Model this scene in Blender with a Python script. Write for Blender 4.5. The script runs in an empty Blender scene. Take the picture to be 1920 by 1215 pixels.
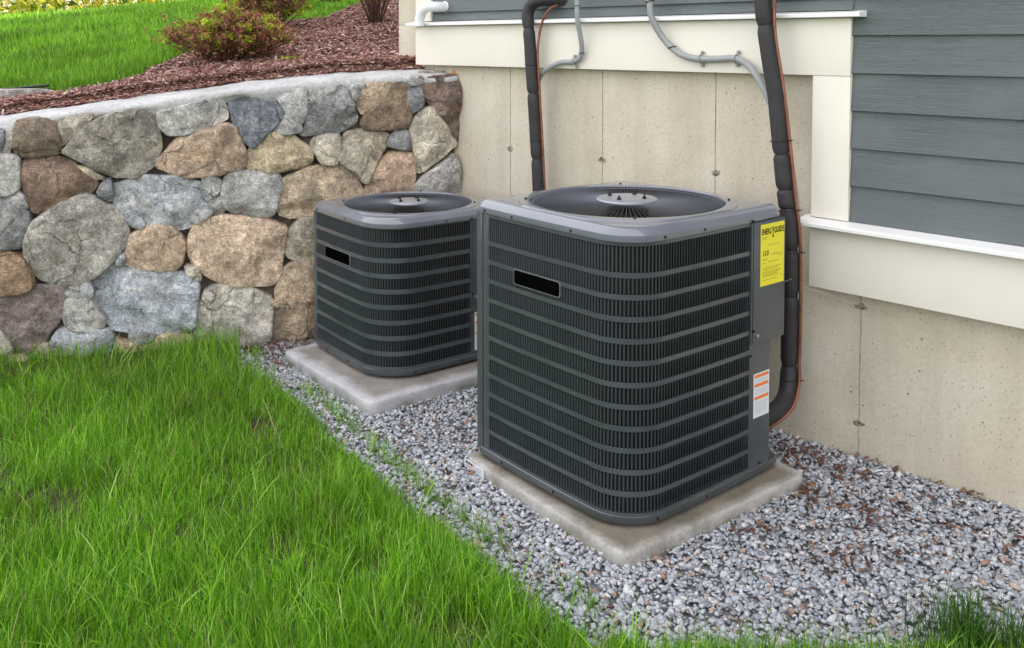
import bpy, bmesh, math, random
import numpy as np
from mathutils import Vector, Matrix, noise
R = math.radians
random.seed(7)
rng = np.random.default_rng(11)

# ------------------------------------------------------------------ camera
scene = bpy.context.scene
cd = bpy.data.cameras.new('camera')
cam = bpy.data.objects.new('camera', cd)
scene.collection.objects.link(cam)
cam.location = (0, 0, 1.5011)
cam.rotation_euler = (math.pi / 2 - 0.0475, 0, 0)
cd.sensor_width = 36
cd.lens = 1747.4 / 1920 * 36
cd.shift_x = (960 - 986.4) / 1920
cd.shift_y = -(607.5 - 163.35) / 1920
cd.clip_start = 0.05
cd.clip_end = 500
scene.camera = cam

# ------------------------------------------------------------------ world, sun, exposure
SUN_EL, SUN_AZ = 27.0, 2.0          # azimuth measured from +X towards +Y
w = bpy.data.worlds.new('World'); scene.world = w; w.use_nodes = True
nt = w.node_tree; nt.nodes.clear()
sky = nt.nodes.new('ShaderNodeTexSky'); sky.sky_type = 'NISHITA'; sky.sun_disc = False
sky.sun_elevation = R(SUN_EL); sky.sun_rotation = R(90 - SUN_AZ)
sky.air_density = 1.0; sky.dust_density = 2.5; sky.ozone_density = 1.0
sky_mix = nt.nodes.new('ShaderNodeMix'); sky_mix.data_type = 'RGBA'
sky_mix.inputs[0].default_value = 0.55
sky_mix.inputs[7].default_value = (9.5, 9.1, 8.65, 1)      # pale tone added to the sky so its light is less blue
bg = nt.nodes.new('ShaderNodeBackground'); bg.inputs[1].default_value = 0.12
wo = nt.nodes.new('ShaderNodeOutputWorld')
nt.links.new(sky.outputs[0], sky_mix.inputs[6]); nt.links.new(sky_mix.outputs[2], bg.inputs[0]); nt.links.new(bg.outputs[0], wo.inputs[0])
sl = bpy.data.lights.new('sun', 'SUN'); sl.energy = 3.2; sl.angle = R(0.6); sl.color = (1.0, 0.88, 0.70)
sun = bpy.data.objects.new('sun', sl); scene.collection.objects.link(sun)
sd = Vector((math.cos(R(SUN_AZ)) * math.cos(R(SUN_EL)), math.sin(R(SUN_AZ)) * math.cos(R(SUN_EL)), math.sin(R(SUN_EL))))
sun.rotation_euler = sd.to_track_quat('Z', 'Y').to_euler(); sun.location = (8, 8, 12)
scene.view_settings.view_transform = 'Standard'
scene.view_settings.look = 'None'
scene.view_settings.exposure = 1.68
scene.view_settings.gamma = 1.0
scene.view_settings.use_curve_mapping = False
scene.render.engine = 'CYCLES'

# ------------------------------------------------------------------ helpers
COL = scene.collection
def link(o, parent=None):
    COL.objects.link(o)
    if parent is not None: o.parent = parent
    return o
def tag(o, label=None, cat=None, group=None, kind=None):
    if label: o['label'] = label
    if cat: o['category'] = cat
    if group: o['group'] = group
    if kind: o['kind'] = kind
    return o
def empty(name, loc=(0, 0, 0), rz=0.0, label=None, cat=None, group=None):
    o = bpy.data.objects.new(name, None); o.location = loc; o.rotation_euler = (0, 0, rz)
    o.empty_display_size = 0.1
    link(o); return tag(o, label, cat, group)
def meshobj(name, verts, faces, mat, parent=None, smooth=False, auto=None):
    me = bpy.data.meshes.new(name); me.from_pydata([tuple(v) for v in verts], [], [tuple(f) for f in faces]); me.update()
    o = bpy.data.objects.new(name, me)
    for m in (mat if isinstance(mat, (list, tuple)) else [mat]): me.materials.append(m)
    if smooth: me.polygons.foreach_set('use_smooth', [True] * len(me.polygons))
    if auto is not None:
        me.polygons.foreach_set('use_smooth', [True] * len(me.polygons)); me.set_sharp_from_angle(angle=R(auto))
    return link(o, parent)
def npmesh(name, V, F, mat, parent=None, smooth=False, uv=None):
    """V (n,3); F list of equal sided face arrays"""
    me = bpy.data.meshes.new(name)
    nl = sum(f.size for f in F); nf = sum(len(f) for f in F)
    me.vertices.add(len(V)); me.vertices.foreach_set('co', V.astype(np.float32).ravel())
    me.loops.add(nl); me.loops.foreach_set('vertex_index', np.concatenate([f.ravel() for f in F]).astype(np.int32))
    me.polygons.add(nf)
    tot = np.concatenate([np.full(len(f), f.shape[1]) for f in F]); st = np.concatenate([[0], np.cumsum(tot)[:-1]])
    me.polygons.foreach_set('loop_start', st.astype(np.int32))
    me.polygons.foreach_set('loop_total', tot.astype(np.int32))
    if smooth: me.polygons.foreach_set('use_smooth', np.ones(nf, bool))
    me.materials.append(mat); me.update(calc_edges=True); me.validate()
    o = bpy.data.objects.new(name, me); return link(o, parent)
def bmobj(name, bm, mat, parent=None, auto=None):
    me = bpy.data.meshes.new(name); bmesh.ops.recalc_face_normals(bm, faces=bm.faces); bm.to_mesh(me); bm.free()
    me.materials.append(mat)
    if auto is not None:
        me.polygons.foreach_set('use_smooth', [True] * len(me.polygons)); me.set_sharp_from_angle(angle=R(auto))
    return link(bpy.data.objects.new(name, me), parent)
def box(bm, x0, x1, y0, y1, z0, z1, bev=0.0, seg=2):
    r = bmesh.ops.create_cube(bm, size=1.0); vs = r['verts']
    for v in vs:
        v.co = Vector((x0 if v.co.x < 0 else x1, y0 if v.co.y < 0 else y1, z0 if v.co.z < 0 else z1))
    if bev > 0:
        es = list({e for v in vs for e in v.link_edges})
        bmesh.ops.bevel(bm, geom=es, offset=bev, segments=seg, affect='EDGES', profile=0.7)
def boxobj(name, x0, x1, y0, y1, z0, z1, mat, parent=None, bev=0.0, auto=40):
    bm = bmesh.new(); box(bm, x0, x1, y0, y1, z0, z1, bev); return bmobj(name, bm, mat, parent, auto)
def catmull(P, n=8):
    P = [Vector(p) for p in P]; Q = [2 * P[0] - P[1]] + P + [2 * P[-1] - P[-2]]; out = []
    for i in range(1, len(Q) - 2):
        a, b, c, d = Q[i - 1:i + 3]
        for k in range(n):
            t = k / n; out.append(0.5 * ((2 * b) + (c - a) * t + (2 * a - 5 * b + 4 * c - d) * t * t + (3 * b - a - 3 * c + d) * t ** 3))
    out.append(P[-1]); return out
def tube(path, rad, seg=12, cap=True, flat=1.0):
    """verts, faces of a tube along the path; rad a number or a list"""
    P = [Vector(p) for p in path]; n = len(P); V = []; F = []
    up = Vector((0.13, 0.21, 0.97))
    side = None
    for i in range(n):
        t = (P[min(i + 1, n - 1)] - P[max(i - 1, 0)]).normalized()
        if side is None:
            side = t.cross(up)
            if side.length < 1e-3: side = t.cross(Vector((1, 0, 0)))
            side.normalize()
        else:
            side = (side - t * side.dot(t)).normalized()
        b = t.cross(side)
        r = rad[i] if isinstance(rad, (list, tuple)) else rad
        for k in range(seg):
            a = 2 * math.pi * k / seg
            V.append(P[i] + side * math.cos(a) * r + b * math.sin(a) * r * flat)
    for i in range(n - 1):
        for k in range(seg):
            k2 = (k + 1) % seg
            F.append((i * seg + k, i * seg + k2, (i + 1) * seg + k2, (i + 1) * seg + k))
    if cap:
        F.append(tuple(range(seg))[::-1]); F.append(tuple((n - 1) * seg + k for k in range(seg)))
    return V, F
def tubeobj(name, path, rad, mat, parent=None, seg=12, auto=50):
    V, F = tube(path, rad, seg); return meshobj(name, V, F, mat, parent, auto=auto)
def join(parts):
    V = []; F = []
    for v, f in parts:
        o = len(V); V += list(v); F += [tuple(i + o for i in ff) for ff in f]
    return V, F

# ------------------------------------------------------------------ materials
def newmat(name):
    m = bpy.data.materials.new(name); m.use_nodes = True; nt = m.node_tree
    for n in list(nt.nodes): nt.nodes.remove(n)
    out = nt.nodes.new('ShaderNodeOutputMaterial'); b = nt.nodes.new('ShaderNodeBsdfPrincipled')
    nt.links.new(b.outputs[0], out.inputs[0]); return m, nt, b, out
def N(nt, t, **kw):
    n = nt.nodes.new(t)
    for k, v in kw.items():
        if k.startswith('i_'):
            key = k[2:]; key = int(key) if key.isdigit() else key.replace('_', ' ')
            n.inputs[key].default_value = v
        else: setattr(n, k, v)
    return n
def ramp(nt, src, stops, interp='LINEAR'):
    r = nt.nodes.new('ShaderNodeValToRGB'); r.color_ramp.interpolation = interp
    e = r.color_ramp.elements
    while len(e) < len(stops): e.new(0.5)
    for el, (p, c) in zip(e, stops):
        el.position = p; el.color = (*c, 1) if len(c) == 3 else c
    nt.links.new(src, r.inputs[0]); return r.outputs[0]
def mix(nt, fac, a, b, mode='MIX'):
    m = nt.nodes.new('ShaderNodeMix'); m.data_type = 'RGBA'; m.blend_type = mode
    for s, i in ((fac, 0), (a, 6), (b, 7)):
        if hasattr(s, 'is_linked') or hasattr(s, 'links'): nt.links.new(s, m.inputs[i])
        elif i == 0: m.inputs[0].default_value = s
        else: m.inputs[i].default_value = (*s, 1)
    return m.outputs[2]
def coords(nt, scale=(1, 1, 1), kind='Object', rand=False):
    tc = nt.nodes.new('ShaderNodeTexCoord'); mp = nt.nodes.new('ShaderNodeMapping')
    mp.inputs['Scale'].default_value = scale
    nt.links.new(tc.outputs[kind], mp.inputs['Vector'])
    if rand:
        oi = nt.nodes.new('ShaderNodeObjectInfo'); mu = N(nt, 'ShaderNodeMath', operation='MULTIPLY', i_1=37.0)
        nt.links.new(oi.outputs['Random'], mu.inputs[0])
        cb = nt.nodes.new('ShaderNodeCombineXYZ')
        for k in range(3): nt.links.new(mu.outputs[0], cb.inputs[k])
        nt.links.new(cb.outputs[0], mp.inputs['Location'])
    return mp.outputs[0]
def noise_t(nt, vec, scale, detail=6, rough=0.6, dist=0.0):
    n = N(nt, 'ShaderNodeTexNoise', i_Scale=scale, i_Detail=detail, i_Roughness=rough, i_Distortion=dist)
    nt.links.new(vec, n.inputs['Vector']); return n.outputs[0]
def bump(nt, b, h, strength, dist=0.01, prev=None):
    bp = N(nt, 'ShaderNodeBump', i_Strength=strength, i_Distance=dist)
    nt.links.new(h, bp.inputs['Height'])
    if prev is not None: nt.links.new(prev, bp.inputs['Normal'])
    if b is not None: nt.links.new(bp.outputs[0], b.inputs['Normal'])
    return bp.outputs[0]
def simple(name, col, rough=0.6, spec=0.5, metal=0.0, var=0.12, vscale=8, bscale=0, bstr=0.1, bdist=0.002, coat=0.0):
    m, nt, b, out = newmat(name)
    b.inputs['Roughness'].default_value = rough; b.inputs['Metallic'].default_value = metal
    b.inputs['Specular IOR Level'].default_value = spec; b.inputs['Coat Weight'].default_value = coat
    v = coords(nt); n = noise_t(nt, v, vscale)
    lo = tuple(c * (1 - var) for c in col); hi = tuple(min(1, c * (1 + var)) for c in col)
    c = ramp(nt, n, [(0.3, lo), (0.7, hi)]); nt.links.new(c, b.inputs['Base Color'])
    if bscale: bump(nt, b, noise_t(nt, v, bscale, 4), bstr, bdist)
    return m

M = {}
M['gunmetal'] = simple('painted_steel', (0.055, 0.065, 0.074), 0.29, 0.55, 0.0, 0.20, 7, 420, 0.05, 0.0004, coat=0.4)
M['lid'] = simple('painted_steel_lid', (0.155, 0.168, 0.205), 0.30, 0.6, 0.0, 0.12, 6, 500, 0.03, 0.0003, coat=0.8)  # body steel made paler and bluer, sky reflection put into the colour
M['fin'] = simple('louver_paint', (0.028, 0.035, 0.041), 0.34, 0.5, 0.0, 0.15, 9)  # same paint as the body, darkened to carry shade between the louvres
M['dark'] = simple('shadowed_coil', (0.018, 0.017, 0.018), 0.7, 0.3, 0.2, 0.3, 60)  # plain dark colour for shroud, fan motor and post gap
M['blade'] = simple('fan_blade_metal', (0.085, 0.11, 0.175), 0.16, 0.9, 0.7, 0.05, 4)
M['hub'] = simple('galvanised_plate', (0.38, 0.395, 0.44), 0.38, 0.5, 0.5, 0.12, 9)
M['blackplate'] = simple('black_badge', (0.002, 0.002, 0.002), 0.9, 0.0, var=0.0)
M['badge_rim'] = simple('badge_rim', (0.20, 0.21, 0.22), 0.35, 0.6, 0.4, 0.05)
M['screw'] = simple('dark_screw', (0.012, 0.012, 0.016), 0.45, 0.5, 0.3, 0.1)
M['steel'] = simple('bright_steel', (0.55, 0.56, 0.58), 0.3, 0.5, 0.9, 0.1)
M['copper'] = simple('copper_tube', (0.24, 0.095, 0.055), 0.45, 0.5, 0.5, 0.3, 18)
M['foam'] = simple('foam_insulation', (0.024, 0.021, 0.024), 0.6, 0.45, 0.0, 0.25, 14, 160, 0.25, 0.001)
M['conduit'] = simple('grey_pvc', (0.30, 0.31, 0.32), 0.42, 0.5, 0.0, 0.10, 9)
M['pvc'] = simple('white_pvc', (0.78, 0.80, 0.82), 0.3, 0.5, 0.0, 0.03, 6)
M['tie'] = simple('black_tie', (0.015, 0.015, 0.016), 0.5, 0.4)
M['trim'] = simple('white_trim', (0.78, 0.735, 0.65), 0.42, 0.45, 0.0, 0.035, 3, 60, 0.05, 0.001)
M['cap_trim'] = simple('white_drip_cap', (0.80, 0.795, 0.79), 0.4, 0.45, 0.0, 0.03, 4)
M['yellow'] = simple('yellow_sticker', (0.78, 0.70, 0.035), 0.4, 0.4, var=0.02)
M['ink'] = simple('black_ink', (0.02, 0.02, 0.01), 0.6, 0.3, var=0.0)
M['paleink'] = simple('thin_ink', (0.30, 0.27, 0.04), 0.6, 0.3, var=0.0)
M['greyink'] = simple('grey_ink', (0.38, 0.39, 0.42), 0.6, 0.3, var=0.0)
M['paper'] = simple('white_label', (0.68, 0.70, 0.74), 0.45, 0.4, var=0.03)
M['orange'] = simple('orange_print', (0.75, 0.20, 0.05), 0.5, 0.4, var=0.03)
M['redink'] = simple('red_print', (0.55, 0.20, 0.17), 0.6, 0.3, var=0.05)
M['bark'] = simple('bark', (0.55, 0.46, 0.38), 0.8, 0.3, 0.0, 0.35, 5, 12, 0.6, 0.05)
M['twig'] = simple('shrub_twig', (0.10, 0.055, 0.045), 0.8, 0.3, 0.0, 0.4, 25)
M['roofing'] = simple('roof_shingle', (0.08, 0.08, 0.085), 0.85, 0.3, 0.0, 0.3, 6, 20, 0.4, 0.01)
M['edging'] = simple('black_edging', (0.02, 0.02, 0.022), 0.5, 0.4)

# coil: dark, with fine upright lines
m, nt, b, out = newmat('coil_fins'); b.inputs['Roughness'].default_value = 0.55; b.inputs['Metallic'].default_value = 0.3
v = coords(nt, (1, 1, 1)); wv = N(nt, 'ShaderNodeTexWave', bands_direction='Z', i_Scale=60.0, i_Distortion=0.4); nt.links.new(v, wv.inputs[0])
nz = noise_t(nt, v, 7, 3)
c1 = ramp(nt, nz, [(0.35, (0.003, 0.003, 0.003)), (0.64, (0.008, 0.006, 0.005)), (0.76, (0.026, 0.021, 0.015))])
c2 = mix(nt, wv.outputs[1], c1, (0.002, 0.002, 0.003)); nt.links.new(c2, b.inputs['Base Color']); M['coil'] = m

# field stone: base colour comes from each stone's own object colour
m, nt, b, out = newmat('field_stone'); b.inputs['Roughness'].default_value = 0.82; b.inputs['Specular IOR Level'].default_value = 0.25
oi = nt.nodes.new('ShaderNodeObjectInfo'); v = coords(nt, rand=True)
n1 = noise_t(nt, v, 9, 8, 0.65, 0.4); n2 = noise_t(nt, v, 42, 12, 0.8); n3 = noise_t(nt, v, 120, 6, 0.72)
f1 = ramp(nt, n1, [(0.34, (0.74, 0.73, 0.72)), (0.5, (1, 1, 1)), (0.68, (1.25, 1.22, 1.18))])
f2 = ramp(nt, n2, [(0.38, (0.55, 0.53, 0.53)), (0.455, (0.92, 0.92, 0.92)), (0.545, (1.02, 1.02, 1.02)), (0.60, (1.42, 1.39, 1.34))])
np_ = noise_t(nt, v, 13, 14, 0.82, 0.2); fp = ramp(nt, np_, [(0.465, (0.70, 0.68, 0.67)), (0.505, (1.0, 1.0, 1.0)), (0.56, (1.06, 1.06, 1.05)), (0.585, (1.30, 1.28, 1.24))])
f3 = ramp(nt, n3, [(0.34, (0.58, 0.58, 0.58)), (0.5, (1, 1, 1)), (0.68, (1.42, 1.42, 1.42))])
c = mix(nt, 1.0, oi.outputs['Color'], f1, 'MULTIPLY'); c = mix(nt, 1.0, c, f2, 'MULTIPLY'); c = mix(nt, 1.0, c, f3, 'MULTIPLY'); c = mix(nt, 1.0, c, fp, 'MULTIPLY')
nw = noise_t(nt, v, 6, 5, 0.6, 1.2)      # warm iron stain
wf = ramp(nt, nw, [(0.56, (0, 0, 0)), (0.74, (0.55, 0.55, 0.55))])
tint = mix(nt, 1.0, c, (1.20, 1.0, 0.76), 'MULTIPLY'); c = mix(nt, wf, c, tint)
# thin fracture lines on part of each face
ve = N(nt, 'ShaderNodeTexVoronoi', feature='DISTANCE_TO_EDGE', i_Scale=5.5); vd = N(nt, 'ShaderNodeMix', data_type='VECTOR', i_0=0.10); nc = N(nt, 'ShaderNodeTexNoise', i_Scale=9.0, i_Detail=6.0)
nt.links.new(v, nc.inputs['Vector']); nt.links.new(v, vd.inputs[4]); nt.links.new(nc.outputs['Color'], vd.inputs[5]); nt.links.new(vd.outputs[1], ve.inputs['Vector'])
cr = ramp(nt, ve.outputs['Distance'], [(0.0, (1, 1, 1)), (0.022, (0, 0, 0))]); cm = ramp(nt, noise_t(nt, v, 4, 2), [(0.50, (0, 0, 0)), (0.58, (0.75, 0.75, 0.75))]); cr = mix(nt, 1.0, cr, cm, 'MULTIPLY')
c = mix(nt, cr, c, (0.07, 0.06, 0.05)); crh = ramp(nt, cr, [(0.0, (1, 1, 1)), (1.0, (0, 0, 0))])
# pale lichen crust
nl = noise_t(nt, v, 21, 7, 0.7, 0.8); lf = ramp(nt, nl, [(0.60, (0, 0, 0)), (0.70, (0.5, 0.5, 0.5))])
c = mix(nt, lf, c, (0.52, 0.50, 0.46)); nt.links.new(c, b.inputs['Base Color'])
vs = coords(nt, (2.2, 1, 9), rand=True); ns = noise_t(nt, vs, 5, 6, 0.6, 1.5)
b1 = bump(nt, None, n1, 0.35, 0.03); b2 = bump(nt, None, ns, 0.5, 0.014, b1); b2 = bump(nt, None, crh, 0.8, 0.006, b2); b3 = bump(nt, None, np_, 0.8, 0.012, b2); b3 = bump(nt, None, n2, 0.6, 0.006, b3); bump(nt, b, n3, 0.9, 0.004, b3)
M['stone'] = m

def granular(name, stops, rough=0.85, s1=6, s2=60, bs=0.5, bd=0.01, spec=0.25, tint=None):
    m, nt, b, out = newmat(name); b.inputs['Roughness'].default_value = rough; b.inputs['Specular IOR Level'].default_value = spec
    v = coords(nt); n1 = noise_t(nt, v, s1, 8, 0.65, 0.3); n2 = noise_t(nt, v, s2, 6, 0.7)
    c = ramp(nt, n1, stops); f = ramp(nt, n2, [(0.3, (0.7, 0.7, 0.7)), (0.5, (1, 1, 1)), (0.7, (1.2, 1.2, 1.2))])
    c = mix(nt, 1.0, c, f, 'MULTIPLY'); nt.links.new(c, b.inputs['Base Color'])
    b1 = bump(nt, None, n1, bs, bd * 2); bump(nt, b, n2, bs, bd * 0.4, b1); return m
M['mortar'] = granular('wall_mortar', [(0.3, (0.045, 0.035, 0.03)), (0.5, (0.10, 0.08, 0.065)), (0.7, (0.24, 0.195, 0.16))], s1=8, s2=70)
M['capmortar'] = granular('mortar_cap', [(0.3, (0.36, 0.35, 0.35)), (0.5, (0.47, 0.465, 0.475)), (0.72, (0.56, 0.555, 0.56))], s1=5, s2=55, bs=0.35)
M['soil'] = granular('soil', [(0.3, (0.035, 0.028, 0.016)), (0.5, (0.06, 0.05, 0.028)), (0.7, (0.085, 0.07, 0.04))], s1=12, s2=90)
M['mulchbase'] = granular('mulch_ground', [(0.3, (0.05, 0.022, 0.018)), (0.5, (0.10, 0.045, 0.036)), (0.7, (0.16, 0.08, 0.062))], s1=40, s2=160, bs=0.9)
M['hillgrass'] = granular('hill_turf', [(0.3, (0.035, 0.085, 0.012)), (0.5, (0.05, 0.12, 0.016)), (0.7, (0.075, 0.16, 0.024))], s1=2.5, s2=120)
M['gravelbase'] = granular('gravel_ground', [(0.3, (0.17, 0.17, 0.185)), (0.5, (0.25, 0.25, 0.265)), (0.7, (0.31, 0.305, 0.31))], s1=30, s2=140, bs=0.9)
M['farfloor'] = granular('forest_floor', [(0.3, (0.20, 0.16, 0.07)), (0.5, (0.30, 0.25, 0.10)), (0.7, (0.22, 0.28, 0.07))], s1=0.6, s2=9)

# poured concrete of the house wall
m, nt, b, out = newmat('poured_concrete'); b.inputs['Roughness'].default_value = 0.8; b.inputs['Specular IOR Level'].default_value = 0.25
v = coords(nt); n1 = noise_t(nt, v, 1.6, 5, 0.6, 0.4); n2 = noise_t(nt, v, 90, 5, 0.65)
vst = coords(nt, (7, 7, 0.55)); nst = noise_t(nt, vst, 1.2, 5, 0.6)
c = ramp(nt, n1, [(0.3, (0.485, 0.425, 0.33)), (0.5, (0.555, 0.495, 0.395)), (0.7, (0.60, 0.55, 0.46))])
f = ramp(nt, nst, [(0.3, (0.90, 0.89, 0.88)), (0.5, (1, 1, 1)), (0.72, (1.07, 1.07, 1.08))]); c = mix(nt, 1.0, c, f, 'MULTIPLY')
f = ramp(nt, n2, [(0.25, (0.86, 0.86, 0.86)), (0.5, (1, 1, 1)), (0.75, (1.08, 1.08, 1.08))]); c = mix(nt, 1.0, c, f, 'MULTIPLY')
vw = coords(nt, (1, 1, 1)); nd = noise_t(nt, vw, 14, 3)
def pits(scale, thr, soft):
    vo = N(nt, 'ShaderNodeTexVoronoi', i_Scale=scale); nt.links.new(v, vo.inputs['Vector'])
    d = ramp(nt, vo.outputs['Distance'], [(thr - soft, (1, 1, 1)), (thr, (0, 0, 0))])
    sel = ramp(nt, vo.outputs['Color'], [(0.68, (0, 0, 0)), (0.72, (1, 1, 1))])
    return mix(nt, 1.0, d, sel, 'MULTIPLY')
pa = pits(24, 0.10, 0.05); pb = pits(62, 0.13, 0.05)
pm = mix(nt, 1.0, pa, pb, 'LIGHTEN')
c = mix(nt, pm, c, (0.25, 0.215, 0.165)); nt.links.new(c, b.inputs['Base Color'])
inv = ramp(nt, pm, [(0.0, (1, 1, 1)), (1.0, (0, 0, 0))])
b1 = bump(nt, None, n2, 0.25, 0.002); b2 = bump(nt, None, n1, 0.3, 0.01, b1); bump(nt, b, inv, 0.9, 0.004, b2)
M['concrete'] = m
M['seam'] = granular('form_seam', [(0.3, (0.24, 0.205, 0.165)), (0.5, (0.32, 0.285, 0.235)), (0.7, (0.40, 0.365, 0.31))], s1=9, s2=60)
M['tiehole'] = granular('tie_patch', [(0.38, (0.07, 0.055, 0.035)), (0.5, (0.27, 0.23, 0.17)), (0.62, (0.52, 0.47, 0.38))], s1=55, s2=160, bs=0.9)

# fibre cement clapboard
m, nt, b, out = newmat('clapboard_paint'); b.inputs['Roughness'].default_value = 0.5; b.inputs['Specular IOR Level'].default_value = 0.4
v = coords(nt, (0.55, 1, 17), rand=True); n1 = noise_t(nt, v, 7.5, 3, 0.5, 1.1)
wv = N(nt, 'ShaderNodeMath', operation='MULTIPLY', i_1=46.0); nt.links.new(n1, wv.inputs[0])
sn = N(nt, 'ShaderNodeMath', operation='SINE'); nt.links.new(wv.outputs[0], sn.inputs[0])
va = coords(nt, (1.5, 1, 3), rand=True); na = noise_t(nt, va, 1.6, 2); am = ramp(nt, na, [(0.38, (0.12, 0.12, 0.12)), (0.62, (1, 1, 1))])
hm = N(nt, 'ShaderNodeMath', operation='MULTIPLY'); nt.links.new(sn.outputs[0], hm.inputs[0]); nt.links.new(am, hm.inputs[1])
c = ramp(nt, noise_t(nt, coords(nt, rand=True), 2.0, 4), [(0.3, (0.106, 0.124, 0.127)), (0.7, (0.122, 0.142, 0.146))]); nt.links.new(c, b.inputs['Base Color'])
b1 = bump(nt, None, hm.outputs[0], 0.5, 0.0012); bump(nt, b, noise_t(nt, coords(nt), 300, 2), 0.1, 0.0006, b1)
M['siding'] = m

# concrete pads: grey with a rusty olive stain round the unit
def padmat(name, base, hw, stain):
    m, nt, b, out = newmat(name); b.inputs['Roughness'].default_value = 0.8; b.inputs['Specular IOR Level'].default_value = 0.3
    v = coords(nt); n1 = noise_t(nt, v, 6, 7, 0.65, 0.5); n2 = noise_t(nt, v, 110, 5, 0.7)
    c = ramp(nt, n1, [(0.3, tuple(x * 0.8 for x in base)), (0.5, base), (0.7, tuple(x * 1.15 for x in base))])
    f = ramp(nt, n2, [(0.3, (0.75, 0.75, 0.75)), (0.5, (1, 1, 1)), (0.7, (1.18, 1.18, 1.18))]); c = mix(nt, 1.0, c, f, 'MULTIPLY')
    sp = nt.nodes.new('ShaderNodeSeparateXYZ'); nt.links.new(v, sp.inputs[0])
    ax = N(nt, 'ShaderNodeMath', operation='ABSOLUTE'); ay = N(nt, 'ShaderNodeMath', operation='ABSOLUTE'); mx = N(nt, 'ShaderNodeMath', operation='MAXIMUM')
    nt.links.new(sp.outputs[0], ax.inputs[0]); nt.links.new(sp.outputs[1], ay.inputs[0]); nt.links.new(ax.outputs[0], mx.inputs[0]); nt.links.new(ay.outputs[0], mx.inputs[1])
    ad = N(nt, 'ShaderNodeMath', operation='MULTIPLY_ADD', i_1=0.10); nt.links.new(n1, ad.inputs[0]); nt.links.new(mx.outputs[0], ad.inputs[2])
    sf = ramp(nt, ad.outputs[0], [(hw + 0.085, (stain, stain, stain)), (hw + 0.135, (0, 0, 0))])
    sc = ramp(nt, noise_t(nt, v, 9, 5), [(0.35, (0.085, 0.068, 0.035)), (0.65, (0.20, 0.155, 0.10))])
    c = mix(nt, sf, c, sc)
    # moss low on the rim
    ng = noise_t(nt, v, 5, 4); gf = ramp(nt, sp.outputs[2], [(0.0, (0.75, 0.75, 0.75)), (0.035, (0, 0, 0))]); gm = ramp(nt, ng, [(0.45, (0, 0, 0)), (0.62, (1, 1, 1))])
    gf = mix(nt, 1.0, gf, gm, 'MULTIPLY'); c = mix(nt, gf, c, (0.10, 0.10, 0.045))
    nt.links.new(c, b.inputs['Base Color']); b1 = bump(nt, None, n1, 0.4, 0.01); bump(nt, b, n2, 0.5, 0.002, b1); return m
M['pad_near'] = padmat('pad_concrete_weathered', (0.40, 0.385, 0.365), 0.335, 0.75)
M['pad_far'] = padmat('pad_concrete_pale', (0.47, 0.46, 0.48), 0.305, 0.6)

# many little things, coloured one by one
def island(name, stops, rough=0.8, spec=0.25, trans=0.0, tcol=None, var=None, interp='LINEAR', bumpit=None):
    m, nt, b, out = newmat(name); b.inputs['Roughness'].default_value = rough; b.inputs['Specular IOR Level'].default_value = spec
    g = nt.nodes.new('ShaderNodeNewGeometry'); c = ramp(nt, g.outputs['Random Per Island'], stops, interp)
    if var:
        n = noise_t(nt, coords(nt), var[0], 4); f = ramp(nt, n, [(0.3, (var[1],) * 3), (0.7, (var[2],) * 3)]); c = mix(nt, 1.0, c, f, 'MULTIPLY')
    nt.links.new(c, b.inputs['Base Color'])
    if bumpit: bump(nt, b, noise_t(nt, coords(nt), bumpit, 4), 0.6, 0.003)
    if trans > 0:
        t = nt.nodes.new('ShaderNodeBsdfTranslucent'); tc = mix(nt, 1.0, c, tcol or (1.2, 1.15, 0.6), 'MULTIPLY'); nt.links.new(tc, t.inputs[0])
        ms = nt.nodes.new('ShaderNodeMixShader'); ms.inputs[0].default_value = trans
        nt.links.new(b.outputs[0], ms.inputs[1]); nt.links.new(t.outputs[0], ms.inputs[2]); nt.links.new(ms.outputs[0], out.inputs[0])
    return m
M['gravel'] = island('crushed_stone', [(0.0, (0.22, 0.23, 0.26)), (0.15, (0.33, 0.345, 0.385)), (0.45, (0.42, 0.435, 0.485)), (0.72, (0.50, 0.515, 0.555)), (0.88, (0.60, 0.61, 0.64)), (0.925, (0.64, 0.62, 0.59)), (0.955, (0.44, 0.34, 0.28)), (1.0, (0.33, 0.20, 0.15))], 0.7, 0.3, var=(170, 0.75, 1.2), bumpit=220)
M['mulch'] = island('bark_mulch', [(0.0, (0.095, 0.040, 0.035)), (0.35, (0.25, 0.115, 0.093)), (0.7, (0.38, 0.205, 0.17)), (0.9, (0.46, 0.31, 0.27)), (1.0, (0.60, 0.48, 0.43))], 0.8, var=(60, 0.7, 1.25))
M['litter'] = island('dry_leaves', [(0.0, (0.09, 0.042, 0.03)), (0.5, (0.17, 0.085, 0.06)), (1.0, (0.30, 0.18, 0.12))], 0.7, trans=0.15)
M['grass'] = island('grass_blade', [(0.0, (0.05, 0.15, 0.010)), (0.3, (0.11, 0.28, 0.014)), (0.6, (0.175, 0.38, 0.018)), (0.82, (0.26, 0.48, 0.035)), (0.93, (0.42, 0.58, 0.18)), (0.985, (0.30, 0.28, 0.12)), (1.0, (0.28, 0.22, 0.12))], 0.45, 0.4, 0.35, (1.1, 1.25, 0.4), var=(2.6, 0.78, 1.38))
M['hillblade'] = island('hill_grass_blade', [(0.0, (0.06, 0.17, 0.014)), (0.4, (0.14, 0.31, 0.022)), (0.8, (0.22, 0.43, 0.035)), (1.0, (0.34, 0.50, 0.08))], 0.5, 0.3, 0.35, (1.1, 1.2, 0.5), var=(1.1, 0.5, 1.5))
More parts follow.
